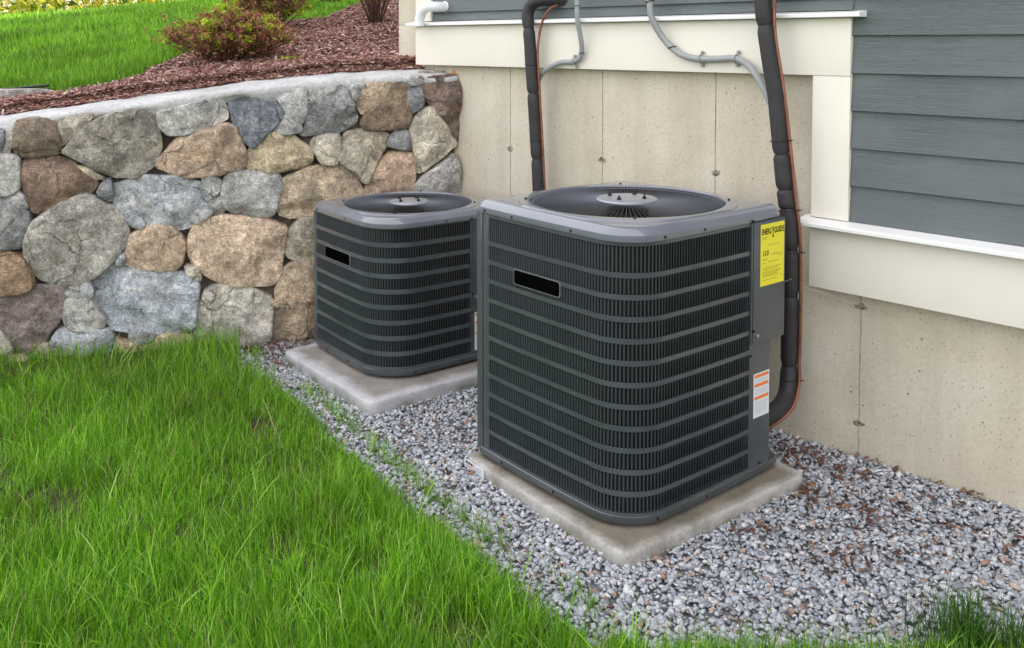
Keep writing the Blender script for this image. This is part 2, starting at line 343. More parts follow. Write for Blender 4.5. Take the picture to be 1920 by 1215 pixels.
M['redleaf'] = island('russet_leaves', [(0.0, (0.12, 0.04, 0.035)), (0.35, (0.30, 0.10, 0.075)), (0.65, (0.42, 0.18, 0.12)), (0.8, (0.24, 0.24, 0.05)), (1.0, (0.50, 0.34, 0.16))], 0.6, trans=0.3)
M['limeleaf'] = island('lime_leaves', [(0.0, (0.14, 0.24, 0.02)), (0.5, (0.34, 0.48, 0.03)), (1.0, (0.60, 0.68, 0.06))], 0.5, trans=0.35)
M['darkleaf'] = island('dark_leaves', [(0.0, (0.02, 0.035, 0.015)), (0.5, (0.045, 0.06, 0.025)), (1.0, (0.10, 0.075, 0.04))], 0.6, trans=0.2)
M['treeleaf'] = island('sunlit_leaves', [(0.0, (0.04, 0.09, 0.01)), (0.35, (0.14, 0.22, 0.015)), (0.7, (0.36, 0.38, 0.025)), (1.0, (0.65, 0.44, 0.07))], 0.55, trans=0.45, tcol=(1.4, 1.25, 0.4), var=(0.5, 0.35, 1.3))
M['tuft'] = island('tuft_blade', [(0.0, (0.03, 0.085, 0.015)), (0.5, (0.06, 0.16, 0.022)), (0.9, (0.11, 0.24, 0.035)), (1.0, (0.22, 0.22, 0.10))], 0.5, 0.3, 0.3, (1.1, 1.2, 0.5))
M['wire'] = simple('guard_wire', (0.17, 0.185, 0.225), 0.22, 0.6, 0.2, 0.05)

# ================================================================== HOUSE
# local frame: +x to the right along the wall, +y into the house, z up
HROT = R(-45.4525)
house = empty('house', (2.24605, 2.21085, 0), HROT, 'clapboard house wall with bare concrete foundation, white trim boards and slate blue siding', 'house')
XL, XR = -4.256, 7.0
boxobj('foundation_wall', XL, XR, 0.03, 14.0, -0.4, 1.60, M['concrete'], house, 0.004)
boxobj('foundation_return', XL, -4.0385, 0.0305, 13.9, 1.601, 2.6, M['concrete'], house, 0.003)
boxobj('upper_wall', XL + 0.23, XR - 0.01, 0.012, 13.98, 1.602, 6.6, M['siding'], house)  # height and depth out of view sized to block the sun
boxobj('sheathing', -1.55, XR - 0.02, 0.006, 0.0285, 0.84, 1.60, M['siding'], house)
rf = bmesh.new(); box(rf, XL - 0.4, XR + 0.4, -0.45, 14.4, 6.602, 6.85, 0.01)
vv = [rf.verts.new(p) for p in ((XL - .4, -.45, 6.852), (XR + .4, -.45, 6.852), (XR + .4, 14.4, 6.852), (XL - .4, 14.4, 6.852), (XL + 3, 7, 9.2), (XR - 3, 7, 9.2))]
for f in ((0, 1, 5, 4), (1, 2, 5), (2, 3, 4, 5), (3, 0, 4)): rf.faces.new([vv[i] for i in f])
bmobj('roof', rf, M['roofing'], house)  # unseen roof, added to block the sun
# trim boards
boxobj('frieze_board', -4.036, -1.545, -0.022, 0.0295, 1.383, 1.590, M['trim'], house, 0.003)
boxobj('corner_board', -1.690, -1.5455, -0.0195, 0.0295, 0.8645, 1.3825, M['trim'], house, 0.003)
boxobj('skirt_board', -1.688, XR, -0.030, 0.0295, 0.608, 0.836, M['trim'], house, 0.003)
boxobj('corner_board', -4.036, -3.905, -0.021, 0.0115, 1.6165, 6.58, M['trim'], house, 0.003)
def dripcap(x0, x1, z0, z1, yf, drop):
    bm = bmesh.new()
    prof = [(0.029, z0 + 0.001), (yf + 0.006, z0), (yf + 0.004, z0 - 0.0005), (yf, z0 + 0.002), (yf, z1 - 0.007 - drop), (yf + 0.004, z1 - 0.003 - drop), (0.004, z1), (0.029, z1)]
    a = [bm.verts.new((x0 + (0.03 if False else 0), y, z)) for y, z in prof]; b = [bm.verts.new((x1, y, z)) for y, z in prof]
    n = len(prof)
    for i in range(n): bm.faces.new((a[i], a[(i + 1) % n], b[(i + 1) % n], b[i]))
    bm.faces.new(a[::-1]); bm.faces.new(b); return bm
bmobj('drip_cap', dripcap(-4.072, -1.495, 1.5915, 1.616, -0.062, 0.006), M['cap_trim'], house)
bmobj('drip_cap', dripcap(-1.722, XR, 0.8365, 0.8640, -0.082, 0.008), M['cap_trim'], house)
# clapboards
def clap(x0, x1, z0, z1):
    dz = z1 - z0
    return meshobj('siding_board', [(x0, -0.013, z0), (x1, -0.013, z0), (x1, -0.0005, z1), (x0, -0.0005, z1), (x0, 0.0055, z0), (x1, 0.0055, z0), (x1, 0.0055, z1), (x0, 0.0055, z1),
        (x0, -0.0118, z0 - 0.0006), (x1, -0.0118, z0 - 0.0006)],
        [(0, 1, 2, 3), (0, 8, 9, 1), (8, 4, 5, 9), (3, 2, 6, 7), (0, 3, 7, 4, 8), (1, 9, 5, 6, 2), (4, 7, 6, 5)], M['siding'], house)
E = 0.1335
clap(-1.5435, XR, 0.8650, 0.9935)
for k in range(5):
    z = 0.994 + E * k
    clap(-1.5435 if z < 1.6 else -3.9035, XR, z, z + E - 0.0005)
clap(-3.9035, -1.5445, 1.6175, 1.6610)
z = 0.994 + E * 5
while z < 6.45:
    clap(-3.9035, XR, z, z + E - 0.0005); z += E
# form seams and tie marks in the concrete
for sx in (-3.943, -3.343, -2.741, -2.140, -1.514, -0.91, -0.30, 0.30, 0.91, 1.52):
    ztp = 1.382 if sx < -1.7 else 0.607
    n = 40; V = []; F = []
    for i in range(n + 1):
        zz = -0.05 + (ztp + 0.05) * i / n; j = 0.0012 * noise.noise(Vector((sx * 3, zz * 9, 0))); ww = 0.0022 + 0.0014 * abs(noise.noise(Vector((sx, zz * 22, 3))))
        V += [(sx + j - ww, 0.0302, zz), (sx + j, 0.0275 - 0.001 * noise.noise(Vector((sx, zz * 30, 1))), zz), (sx + j + ww, 0.0302, zz)]
    for i in range(n):
        a = i * 3; F += [(a, a + 1, a + 4, a + 3), (a + 1, a + 2, a + 5, a + 4)]
    meshobj('form_seam', V, F, M['seam'], house)
    for tz in (0.126, 0.553, 0.973):
        if tz > ztp: continue
        V = [(sx, 0.0275, tz)]; F = []; nn = 18
        for rr_, yy in ((0.35, 0.0270), (0.7, 0.0265), (1.0, 0.0303)):
            for k in range(nn):
                a = 2 * math.pi * k / nn; rr = rr_ * (0.019 + 0.016 * noise.noise(Vector((sx * 7 + math.cos(a), tz * 11 + math.sin(a), 2))))
                V.append((sx + 1.25 * rr * math.cos(a), yy - 0.003 * noise.noise(Vector((a * 3, sx, tz))), tz + 0.6 * rr * math.sin(a)))
        for k in range(nn):
            k2 = (k + 1) % nn; F.append((0, 1 + k, 1 + k2))
            for q in range(2): F.append((1 + q * nn + k, 1 + (q + 1) * nn + k, 1 + (q + 1) * nn + k2, 1 + q * nn + k2))
        meshobj('form_tie', V, F, M['tiehole'], house, smooth=True)

# ================================================================== FIELD STONE RETAINING WALL
CN = Vector((-0.354, 4.895, 0)); WROT = math.atan2(0.306, 0.952)
UD = Vector((math.cos(WROT), math.sin(WROT), 0)); MD = Vector((-math.sin(WROT), math.cos(WROT), 0))
def ztop(a): return float(np.interp(a, [-12, -2.15, -1.15, -0.61, 0, 8], [0.25, 1.13, 1.262, 1.313, 1.334, 1.42]))
swall = empty('stone_wall', CN, WROT, 'fieldstone retaining wall with a pale mortar cap, running up to the house foundation', 'wall')
STONES=[
('brown',[(-2.083,1.139),(-1.943,1.148),(-1.907,1.105),(-1.902,0.993),(-2.057,0.977),(-2.089,1.02)]),
('grey',[(-2.127,1.095),(-2.095,1.098),(-2.108,0.992),(-2.126,0.997)]),
('slate',[(-2.178,1.109),(-2.131,1.097),(-2.138,0.996),(-2.18,0.995)]),
('greytan',[(-1.895,1.145),(-1.8,1.169),(-1.766,1.168),(-1.763,1.143),(-1.875,1.03),(-1.901,1.032)]),
('greybrown',[(-1.89,0.997),(-1.778,1.118),(-1.701,1.154),(-1.624,1.178),(-1.553,1.179),(-1.499,1.154),(-1.484,1.111),(-1.473,1.025),(-1.487,0.936),(-1.567,0.866),(-1.676,0.875),(-1.767,0.926)]),
('grey',[(-1.475,1.17),(-1.338,1.201),(-1.216,1.232),(-1.167,1.189),(-1.164,1.133),(-1.276,1.072),(-1.421,1.061),(-1.468,1.11)]),
('pink',[(-1.467,0.948),(-1.422,1.006),(-1.381,1.044),(-1.268,1.066),(-1.168,1.109),(-1.127,1.084),(-1.075,0.951),(-1.088,0.89),(-1.213,0.86),(-1.32,0.856),(-1.408,0.872),(-1.483,0.91)]),
('slate',[(-1.15,1.205),(-1.042,1.231),(-0.949,1.255),(-0.892,1.139),(-0.968,1.062),(-1.045,0.987),(-1.082,1.023),(-1.135,1.136)]),
('grey',[(-0.927,1.26),(-0.787,1.266),(-0.784,1.181),(-0.804,1.097),(-0.852,1.096)]),
('grey',[(-0.934,1.078),(-0.89,1.146),(-0.856,1.103),(-0.805,1.086),(-0.822,1.055),(-0.925,1.058)]),
('ochre',[(-1.075,0.951),(-1.028,1.019),(-0.976,1.056),(-0.874,1.053),(-0.767,0.966),(-0.759,0.908),(-0.824,0.879),(-0.962,0.865),(-1.063,0.884)]),
('cream',[(-0.762,1.002),(-0.709,1.036),(-0.625,1.036),(-0.621,0.943),(-0.64,0.891),(-0.719,0.9)]),
('slategrey',[(-0.772,1.202),(-0.66,1.25),(-0.635,1.277),(-0.571,1.282),(-0.556,1.198),(-0.532,1.11),(-0.613,1.058),(-0.795,1.04),(-0.819,1.055),(-0.786,1.091)]),
('grey',[(-0.775,1.261),(-0.641,1.278),(-0.662,1.255),(-0.769,1.214)]),
('grey',[(-0.561,1.283),(-0.487,1.29),(-0.524,1.247),(-0.55,1.208)]),
('tan',[(-0.531,1.204),(-0.487,1.285),(-0.358,1.3),(-0.387,1.22),(-0.5,1.134),(-0.519,1.166)]),
('brown',[(-0.498,1.128),(-0.383,1.217),(-0.353,1.298),(-0.285,1.307),(-0.27,1.192),(-0.26,1.093),(-0.286,1.062),(-0.463,1.06),(-0.511,1.082)]),
('grey',[(-0.272,1.324),(-0.194,1.324),(-0.201,1.288),(-0.265,1.283)]),
('slategrey',[(-0.269,1.266),(-0.208,1.268),(-0.198,1.174),(-0.253,1.144),(-0.266,1.18)]),
('darkbrown',[(-0.197,1.291),(-0.155,1.318),(0.002,1.327),(0.001,1.109),(-0.006,0.98),(-0.032,1.007),(-0.078,1.098),(-0.143,1.173),(-0.192,1.219)]),
('cream',[(-0.258,1.077),(-0.208,1.147),(-0.156,1.167),(-0.091,1.112),(-0.019,0.97),(-0.197,0.829),(-0.225,0.833),(-0.235,0.936)]),
('slategrey',[(-0.376,0.973),(-0.344,1.039),(-0.269,1.042),(-0.247,0.946)]),
('greytan',[(-0.623,0.937),(-0.588,1.046),(-0.464,1.053),(-0.372,1.023),(-0.401,0.954),(-0.446,0.893),(-0.484,0.78),(-0.516,0.801),(-0.536,0.846),(-0.621,0.897)]),
('pink',[(-0.493,0.743),(-0.453,0.836),(-0.376,0.931),(-0.251,0.926),(-0.238,0.846),(-0.245,0.75),(-0.262,0.667),(-0.485,0.679)]),
('grey',[(-0.234,0.749),(-0.184,0.803),(-0.028,0.913),(-0.006,0.863),(-0.003,0.64),(-0.237,0.646)]),
('tan',[(-0.924,0.714),(-0.893,0.824),(-0.785,0.872),(-0.639,0.883),(-0.565,0.863),(-0.516,0.763),(-0.51,0.693),(-0.567,0.645),(-0.727,0.635),(-0.871,0.631),(-0.919,0.652)]),
('grey',[(-1.189,0.776),(-1.161,0.857),(-1.057,0.871),(-0.917,0.847),(-0.909,0.81),(-0.942,0.666),(-0.978,0.636),(-1.118,0.66),(-1.173,0.703)]),
('pinktan',[(-1.347,0.552),(-1.307,0.626),(-1.225,0.655),(-1.133,0.652),(-0.961,0.616),(-0.885,0.576),(-0.912,0.462),(-0.923,0.35),(-0.96,0.294),(-1.125,0.307),(-1.232,0.347),(-1.315,0.411),(-1.343,0.479)]),
('greytan',[(-0.89,0.539),(-0.812,0.619),(-0.715,0.618),(-0.666,0.575),(-0.668,0.412),(-0.759,0.408),(-0.874,0.426),(-0.895,0.477)]),
('tan',[(-0.939,0.269),(-0.898,0.363),(-0.85,0.397),(-0.717,0.396),(-0.675,0.324),(-0.682,0.217),(-0.755,0.207),(-0.936,0.213)]),
('creamgrey',[(-1.326,0.049),(-1.319,0.162),(-1.28,0.282),(-1.213,0.314),(-1.1,0.313),(-1.025,0.261),(-0.961,0.218),(-0.971,0.063),(-0.99,-0.011),(-1.321,0.003)]),
('tan',[(-0.956,0.21),(-0.763,0.199),(-0.673,0.172),(-0.67,-0.021),(-0.969,0.008)]),
('grey',[(-2.178,0.992),(-2.076,0.981),(-2.074,0.834),(-2.111,0.81),(-2.182,0.814)]),
('slategrey',[(-2.183,0.807),(-2.156,0.805),(-2.103,0.779),(-2.041,0.72),(-2.028,0.658),(-2.071,0.563),(-2.188,0.566)]),
('grey',[(-2.105,0.812),(-2.079,0.814),(-2.044,0.761),(-2.049,0.741),(-2.101,0.784)]),
('darkbrown2',[(-2.044,0.967),(-1.944,0.974),(-1.852,0.947),(-1.797,0.893),(-1.755,0.855),(-1.748,0.831),(-1.789,0.799),(-1.855,0.782),(-1.893,0.743),(-1.95,0.705),(-2.023,0.719),(-2.055,0.823),(-2.057,0.914)]),
('roundgrey',[(-2.024,0.668),(-1.959,0.715),(-1.884,0.763),(-1.837,0.783),(-1.79,0.787),(-1.696,0.732),(-1.64,0.677),(-1.626,0.634),(-1.624,0.57),(-1.662,0.499),(-1.73,0.431),(-1.817,0.366),(-1.873,0.365),(-1.929,0.371),(-2.011,0.421),(-2.056,0.506),(-2.056,0.567)]),
('slate',[(-1.747,0.797),(-1.713,0.851),(-1.686,0.852),(-1.688,0.753)]),
('bluegrey',[(-1.678,0.825),(-1.559,0.87),(-1.481,0.853),(-1.402,0.855),(-1.303,0.827),(-1.245,0.762),(-1.254,0.698),(-1.316,0.626),(-1.377,0.602),(-1.505,0.626),(-1.591,0.674),(-1.668,0.722)]),
('bluegrey',[(-1.628,0.686),(-1.582,0.673),(-1.541,0.634),(-1.566,0.611),(-1.616,0.654)]),
('pinktan',[(-1.614,0.58),(-1.524,0.622),(-1.416,0.614),(-1.368,0.532),(-1.379,0.447),(-1.42,0.404),(-1.528,0.412),(-1.632,0.45),(-1.623,0.528)]),
('grey',[(-1.285,0.85),(-1.247,0.859),(-1.192,0.819),(-1.218,0.763),(-1.261,0.795)]),
('grey',[(-1.238,0.751),(-1.187,0.754),(-1.186,0.664),(-1.243,0.662)]),
('rust',[(-2.189,0.551),(-2.117,0.539),(-2.064,0.505),(-2.027,0.391),(-2.032,0.368),(-2.167,0.343),(-2.193,0.353)]),
('purple',[(-2.194,0.321),(-2.167,0.32),(-2.076,0.357),(-2.003,0.368),(-1.901,0.358),(-1.895,0.297),(-1.914,0.226),(-1.99,0.119),(-2.047,0.052),(-2.092,0.069),(-2.118,0.131),(-2.17,0.188),(-2.197,0.19)]),
('grey',[(-1.893,0.297),(-1.827,0.331),(-1.781,0.277),(-1.725,0.196),(-1.745,0.153),(-1.859,0.15),(-1.898,0.204)]),
('grey',[(-1.888,0.352),(-1.827,0.352),(-1.874,0.311)]),
('bluegrey',[(-1.817,0.362),(-1.786,0.37),(-1.782,0.311),(-1.798,0.297),(-1.821,0.333)]),
('bluegrey',[(-1.777,0.371),(-1.701,0.451),(-1.644,0.443),(-1.586,0.414),(-1.449,0.399),(-1.33,0.374),(-1.307,0.334),(-1.324,0.119),(-1.364,0.103),(-1.592,0.114),(-1.688,0.144),(-1.77,0.266)]),
('creamgrey',[(-1.369,0.418),(-1.316,0.414),(-1.294,0.351),(-1.338,0.366)]),
('bluegrey',[(-1.958,0.114),(-1.906,0.161),(-1.709,0.142),(-1.696,0.09),(-1.709,0.033),(-1.955,0.042)]),
('grey',[(-1.624,0.113),(-1.506,0.096),(-1.534,0.071),(-1.61,0.078)]),
('tan',[(-1.514,0.064),(-1.499,0.09),(-1.345,0.077),(-1.334,-0.011),(-1.515,0.008)]),
('tan',[(-1.684,0.094),(-1.622,0.067),(-1.524,0.062),(-1.525,0.003),(-1.69,0.02)]),
('cream',[(-2.198,0.17),(-2.171,0.172),(-2.132,0.114),(-2.128,0.071),(-2.157,0.002),(-2.202,0.001)]),
('tan',[(-2.127,0.055),(-2.065,0.044),(-2.059,-0.019),(-2.126,-0.017)]),
('greytan',[(-2.042,0.046),(-1.986,0.103),(-1.965,0.059),(-1.969,0.013),(-2.047,0.016)]),
('grey',[(-2.024,0.676),(-1.973,0.69),(-2.01,0.652)]),
('grey',[(-1.341,0.649),(-1.301,0.625),(-1.28,0.651),(-1.245,0.665),(-1.239,0.686),(-1.275,0.683)]),
('bluegrey',[(-1.673,0.453),(-1.641,0.508),(-1.639,0.461)]),
('greytan',[(-1.852,0.942),(-1.759,0.9),(-1.713,0.863),(-1.751,0.862),(-1.806,0.904)]),
('tan',[(-0.792,0.182),(-0.954,0.196),(-0.948,0.22),(-0.768,0.201)]),
('grey',[(-0.647,0.704),(-0.54,0.663),(-0.398,0.65),(-0.393,0.51),(-0.509,0.435),(-0.644,0.472)]),
('tan',[(-0.376,0.643),(-0.245,0.652),(-0.14,0.621),(-0.132,0.466),(-0.26,0.418),(-0.377,0.487)]),
('pinktan',[(-0.112,0.628),(-0.008,0.634),(-0.009,0.401),(-0.104,0.421)]),
('brown',[(-0.652,0.45),(-0.509,0.418),(-0.358,0.452),(-0.345,0.284),(-0.456,0.209),(-0.656,0.239)]),
('greytan',[(-0.33,0.423),(-0.175,0.435),(-0.113,0.394),(-0.119,0.209),(-0.289,0.201),(-0.331,0.269)]),
('grey',[(-0.095,0.392),(-0.009,0.378),(-0.01,0.143),(-0.102,0.18)]),
('slategrey',[(-0.654,0.217),(-0.456,0.192),(-0.424,0.066),(-0.458,-0.02),(-0.656,-0.009)]),
('tan',[(-0.401,0.182),(-0.205,0.182),(-0.143,0.098),(-0.155,-0.029),(-0.416,-0.018)]),
('grey',[(-0.125,0.153),(-0.01,0.12),(-0.01,-0.023),(-0.134,-0.011)])]

PAL = {'brown': (0.25, 0.195, 0.145), 'grey': (0.40, 0.40, 0.395), 'slate': (0.19, 0.20, 0.225), 'greytan': (0.40, 0.37, 0.31), 'greybrown': (0.33, 0.315, 0.285),
       'pink': (0.49, 0.375, 0.295), 'ochre': (0.48, 0.39, 0.27), 'cream': (0.48, 0.45, 0.385), 'slategrey': (0.245, 0.255, 0.27), 'tan': (0.47, 0.375, 0.28),
       'darkbrown': (0.20, 0.145, 0.12), 'pinktan': (0.58, 0.455, 0.355), 'creamgrey': (0.49, 0.465, 0.42), 'darkbrown2': (0.27, 0.195, 0.15), 'roundgrey': (0.375, 0.37, 0.35),
       'bluegrey': (0.44, 0.46, 0.50), 'rust': (0.37, 0.255, 0.175), 'purple': (0.23, 0.18, 0.17)}
def stone(poly, key, seed):
    r = random.Random(seed)
    P = [Vector((a, b)) for a, b in poly]
    area = 0.5 * sum(P[i].x * P[(i + 1) % len(P)].y - P[(i + 1) % len(P)].x * P[i].y for i in range(len(P)))
    if area < 0: P = P[::-1]; area = -area
    size = math.sqrt(area)
    for _ in range(1 if key not in ('roundgrey', 'pinktan', 'pink', 'darkbrown2') else 2):      # round the corners off a little
        Q = []
        for i in range(len(P)):
            a, b = P[i], P[(i + 1) % len(P)]; t = min(0.25, 0.011 / max((b - a).length, 1e-4)) if _ == 0 else 0.22
            Q += [a.lerp(b, t), a.lerp(b, 1 - t)]
        P = Q
    # resample
    L = [0]
    for i in range(len(P)): L.append(L[-1] + (P[(i + 1) % len(P)] - P[i]).length)
    n = int(max(16, min(64, L[-1] / 0.015))); ring = []
    for k in range(n):
        s = L[-1] * k / n; i = max(j for j in range(len(L)) if L[j] <= s + 1e-9); i = min(i, len(P) - 1)
        a, b = P[i], P[(i + 1) % len(P)]; t = (s - L[i]) / max(L[i + 1] - L[i], 1e-9)
        p = a.lerp(b, t); q = Vector((p.x * 16, p.y * 16, seed)); ring.append(p + Vector((noise.noise(q), noise.noise(q + Vector((9, 9, 9))))) * 0.0065 + Vector((noise.noise(q * 3.1), noise.noise(q * 3.1 + Vector((9, 9, 9))))) * 0.0022)
    c = sum(ring, Vector((0, 0))) / n
    ring = [p + (p - c).normalized() * 0.0130 for p in ring]
    tiltx, tilty = r.uniform(-.07, .07), r.uniform(-.07, .07); proud = r.uniform(0.022, 0.052)
    lev = [(1.0, 0.07), (1.0, 0.004), (0.996, -proud * 0.45), (0.978, -proud * 0.80), (0.945, -proud * 0.94), (0.89, -proud), (0.82, -proud), (0.74, -proud), (0.65, -proud), (0.55, -proud), (0.45, -proud), (0.34, -proud), (0.23, -proud), (0.11, -proud)]
    V = []; F = []
    amp = 0.007 + 0.008 * min(1, size / 0.3)
    smooth_ = key in ('roundgrey', 'pinktan', 'pink')
    planes = []
    for _ in range(r.randint(3, 6)):
        an = r.uniform(0, 2 * math.pi); g_ = r.uniform(0.22, 0.75) * (0.5 if smooth_ else 1); off = r.uniform(0.12, 0.80) * size * 0.5
        planes.append((math.cos(an) * g_, math.sin(an) * g_, g_ * off))
    def facet(x, z):       # broken faces: how far the surface falls back from the proudest plane
        return min(0.85 * proud + 0.004, max([0.0] + [a_ * (x - c.x) + b_ * (z - c.y) - o_ for a_, b_, o_ in planes]))
    for li, (s, y) in enumerate(lev):
        for p in ring:
            d = p - c; rim = 0.004 / max(d.length, 0.02)
            q = c + d * s; ns = Vector((q.x * 9, q.y * 9, seed * 1.7)); fz = noise.noise(ns) * amp + noise.noise(ns * 2.7) * amp * 0.4
            fz += -abs(noise.noise(ns * 1.3 + Vector((4, 4, 4)))) * amp * 0.9; cv = noise.cell_vector(ns * 0.55) ; fz += ((ns.x * 0.55) % 1 - .5) * (cv.x - .5) * amp * 0.8 + ((ns.y * 0.55) % 1 - .5) * (cv.y - .5) * amp * 0.8; fz += facet(q.x, q.y)
            k = 0 if li < 2 else min(1, (1.02 - s) * 20)
            V.append((q.x, y + k * (fz + tiltx * (q.x - c.x) + tilty * (q.y - c.y)), q.y))
    V.append((c.x, -proud + noise.noise(Vector((c.x * 9, c.y * 9, seed * 1.7))) * amp, c.y)); m_ = len(lev)
    for l in range(m_ - 1):
        for k in range(n):
            k2 = (k + 1) % n; F.append((l * n + k, l * n + k2, (l + 1) * n + k2, (l + 1) * n + k))
    for k in range(n): F.append(((m_ - 1) * n + k, (m_ - 1) * n + (k + 1) % n, m_ * n))
    o = meshobj('stone', V, F, M['stone'], swall, auto=20)
    b = PAL[key]; j = r.uniform(1.06, 1.30); h = r.uniform(-0.03, 0.03)
    o.color = (b[0] * j * (1 + h), b[1] * j, b[2] * j * (1 - h), 1)
for i, (k, p) in enumerate(STONES): stone(p, k, i + 1)
# the wall goes on to the left of the picture
xr = random.Random(3); kinds = list(PAL)
for col in range(6):
    a0 = -2.24 - 0.31 * col; z = -0.02
    while z < ztop(a0) - 0.12:
        h = xr.uniform(0.15, 0.27); h = min(h, ztop(a0) - 0.05 - z); w_ = 0.285
        x1 = a0 + xr.uniform(-.02, .01); x0 = x1 - w_ + xr.uniform(-.01, .02)
        stone([(x0 + xr.uniform(0, .04), z + xr.uniform(.005, .03)), (x1 - xr.uniform(0, .05), z + .01), (x1, z + h * xr.uniform(.4, .6)), (x1 - xr.uniform(0, .05), z + h - .015), (x0 + .5 * w_, z + h - xr.uniform(0, .02)), (x0 + xr.uniform(0, .05), z + h - .02), (x0, z + h * .5)], xr.choice(kinds), 300 + int(z * 100) + col * 50)
        z += h
# mortar core and cap
nx, nz = 150, 44; V = []; F = []
for j in range(nz + 1):
    for i in range(nx + 1):
        a = -4.1 + 4.097 * i / nx; z = -0.15 + (ztop(a) + 0.10) * j / nz
        V.append((a, 0.042 + 0.020 * noise.noise(Vector((a * 13, z * 13, 0))) + 0.006 * noise.noise(Vector((a * 50, z * 50, 0))), z))
for j in range(nz):
    for i in range(nx):
        b_ = j * (nx + 1) + i; F.append((b_, b_ + 1, b_ + nx + 2, b_ + nx + 1))
meshobj('mortar_bed', V, F, M['mortar'], swall, smooth=True)
prof = [(0.030, -0.105), (0.012, -0.095), (0.002, -0.06), (-0.006, -0.024), (-0.004, -0.006), (0.012, 0.004), (0.05, 0.010), (0.12, 0.016), (0.20, 0.024), (0.29, 0.032), (0.36, 0.038), (0.40, 0.03), (0.42, -0.05), (0.42, -1.2)]
nx = 190; V = []; F = []; n = len(prof)
for i in range(nx + 1):
    a = -4.1 + 4.096 * i / nx
    for y, z in prof:
        q = Vector((a * 4.5, y * 7, z * 5)); dz = 0.012 * noise.noise(q) + 0.005 * noise.noise(q * 3.7); dy = 0.006 * noise.noise(q * 2 + Vector((5, 5, 5)))
        if z < -0.05: dz = dz * 3.4 + 0.02
        V.append((a, y + dy, max(-0.15, ztop(a) + z + dz)))
for i in range(nx):
    for k in range(n - 1): F.append((i * n + k, (i + 1) * n + k, (i + 1) * n + k + 1, i * n + k + 1))
V0 = len(V); F.append(tuple(range(n))); F.append(tuple(nx * n + k for k in range(n))[::-1])
meshobj('mortar_cap', V, F, M['capmortar'], swall, smooth=True)

# loose pieces lying on the wall top and behind it
def slab(name, pts, z0, th, mat, loc, rz, seed, label, cat):
    n = len(pts); V = []; F = []
    for s, z in ((1.0, 0), (1.02, th * .5), (0.97, th), (0.6, th * 1.06)):
        for x, y in pts: V.append((x * s, y * s, z + 0.003 * noise.noise(Vector((x * 20, y * 20, z * 20 + seed)))))
    V.append((0, 0, th * 1.05))
    for l in range(3):
        for k in range(n): F.append((l * n + k, l * n + (k + 1) % n, (l + 1) * n + (k + 1) % n, (l + 1) * n + k))
    for k in range(n): F.append((3 * n + k, 3 * n + (k + 1) % n, 4 * n))
    F.append(tuple(range(n))[::-1])
    o = meshobj(name, V, F, mat, None, auto=40); o.location = loc; o.rotation_euler = (0, 0, rz); o.color = (0.42, 0.38, 0.30, 1)
    return tag(o, label, cat)
p = CN + UD * (-0.13) + MD * 0.10
slab('stone_flake', [(-.07, -.02), (0, -.035), (.06, -.02), (.075, .01), (.02, .03), (-.05, .025)], 0, .012, M['stone'], (p.x, p.y, ztop(-.13) + .012), WROT, 5, 'thin flat stone flake lying on the wall cap beside the house trim', 'stone')
p = CN + UD * (-2.36) + MD * 0.55
o = slab('edging_stone', [(-.40, -.07), (-.1, -.09), (.22, -.05), (.33, -.005), (.25, .06), (-.05, .085), (-.42, .07)], 0, .035, M['stone'], (p.x, p.y, ztop(-2.36) + .118), WROT, 8, 'flat pale stone set behind the wall at the edge of the upper lawn', 'stone'); o.color = (0.50, 0.47, 0.47, 1)

# ================================================================== GROUND
def grid(name, fx, fy, fz, nx, ny, mat, kind='structure', parent=None):
    u = np.linspace(0, 1, nx); v = np.linspace(0, 1, ny); U, W_ = np.meshgrid(u, v); X = fx(U, W_); Y = fy(U, W_)
    Z = np.array([fz(float(x), float(y)) for x, y in zip(X.ravel(), Y.ravel())])
    V = np.c_[X.ravel(), Y.ravel(), Z]; i = np.arange((nx - 1) * (ny - 1)); r_, c_ = i // (nx - 1), i % (nx - 1); a = r_ * nx + c_
    o = npmesh(name, V, [np.c_[a, a + 1, a + nx + 1, a + nx]], mat, parent, True)
    return tag(o, kind=kind)
def nz_(x, y, s): return noise.noise(Vector((x * s, y * s, 3.3)))
ground = grid('gravel_bed', lambda u, v: -3.6 + 9 * u, lambda u, v: 0.2 + 5.2 * v, lambda x, y: -0.012 + 0.008 * nz_(x, y, 2.5), 110, 70, M['gravelbase'])
# the wider ground out to the horizon
V = []; F = []
big = [(-200, -200), (200, -200), (200, 4.3), (6, 4.3), (-3.6, 4.3), (-200, 4.3)]
meshobj('ground', [(-250, -250, -0.06), (250, -250, -0.06), (250, 14, -0.06), (-3.0, 4.28, -0.06), (-12, 1.4, -0.06), (-250, -74, -0.06)], [(0, 1, 2, 3, 4, 5)], M['hillgrass'])['kind'] = 'structure'
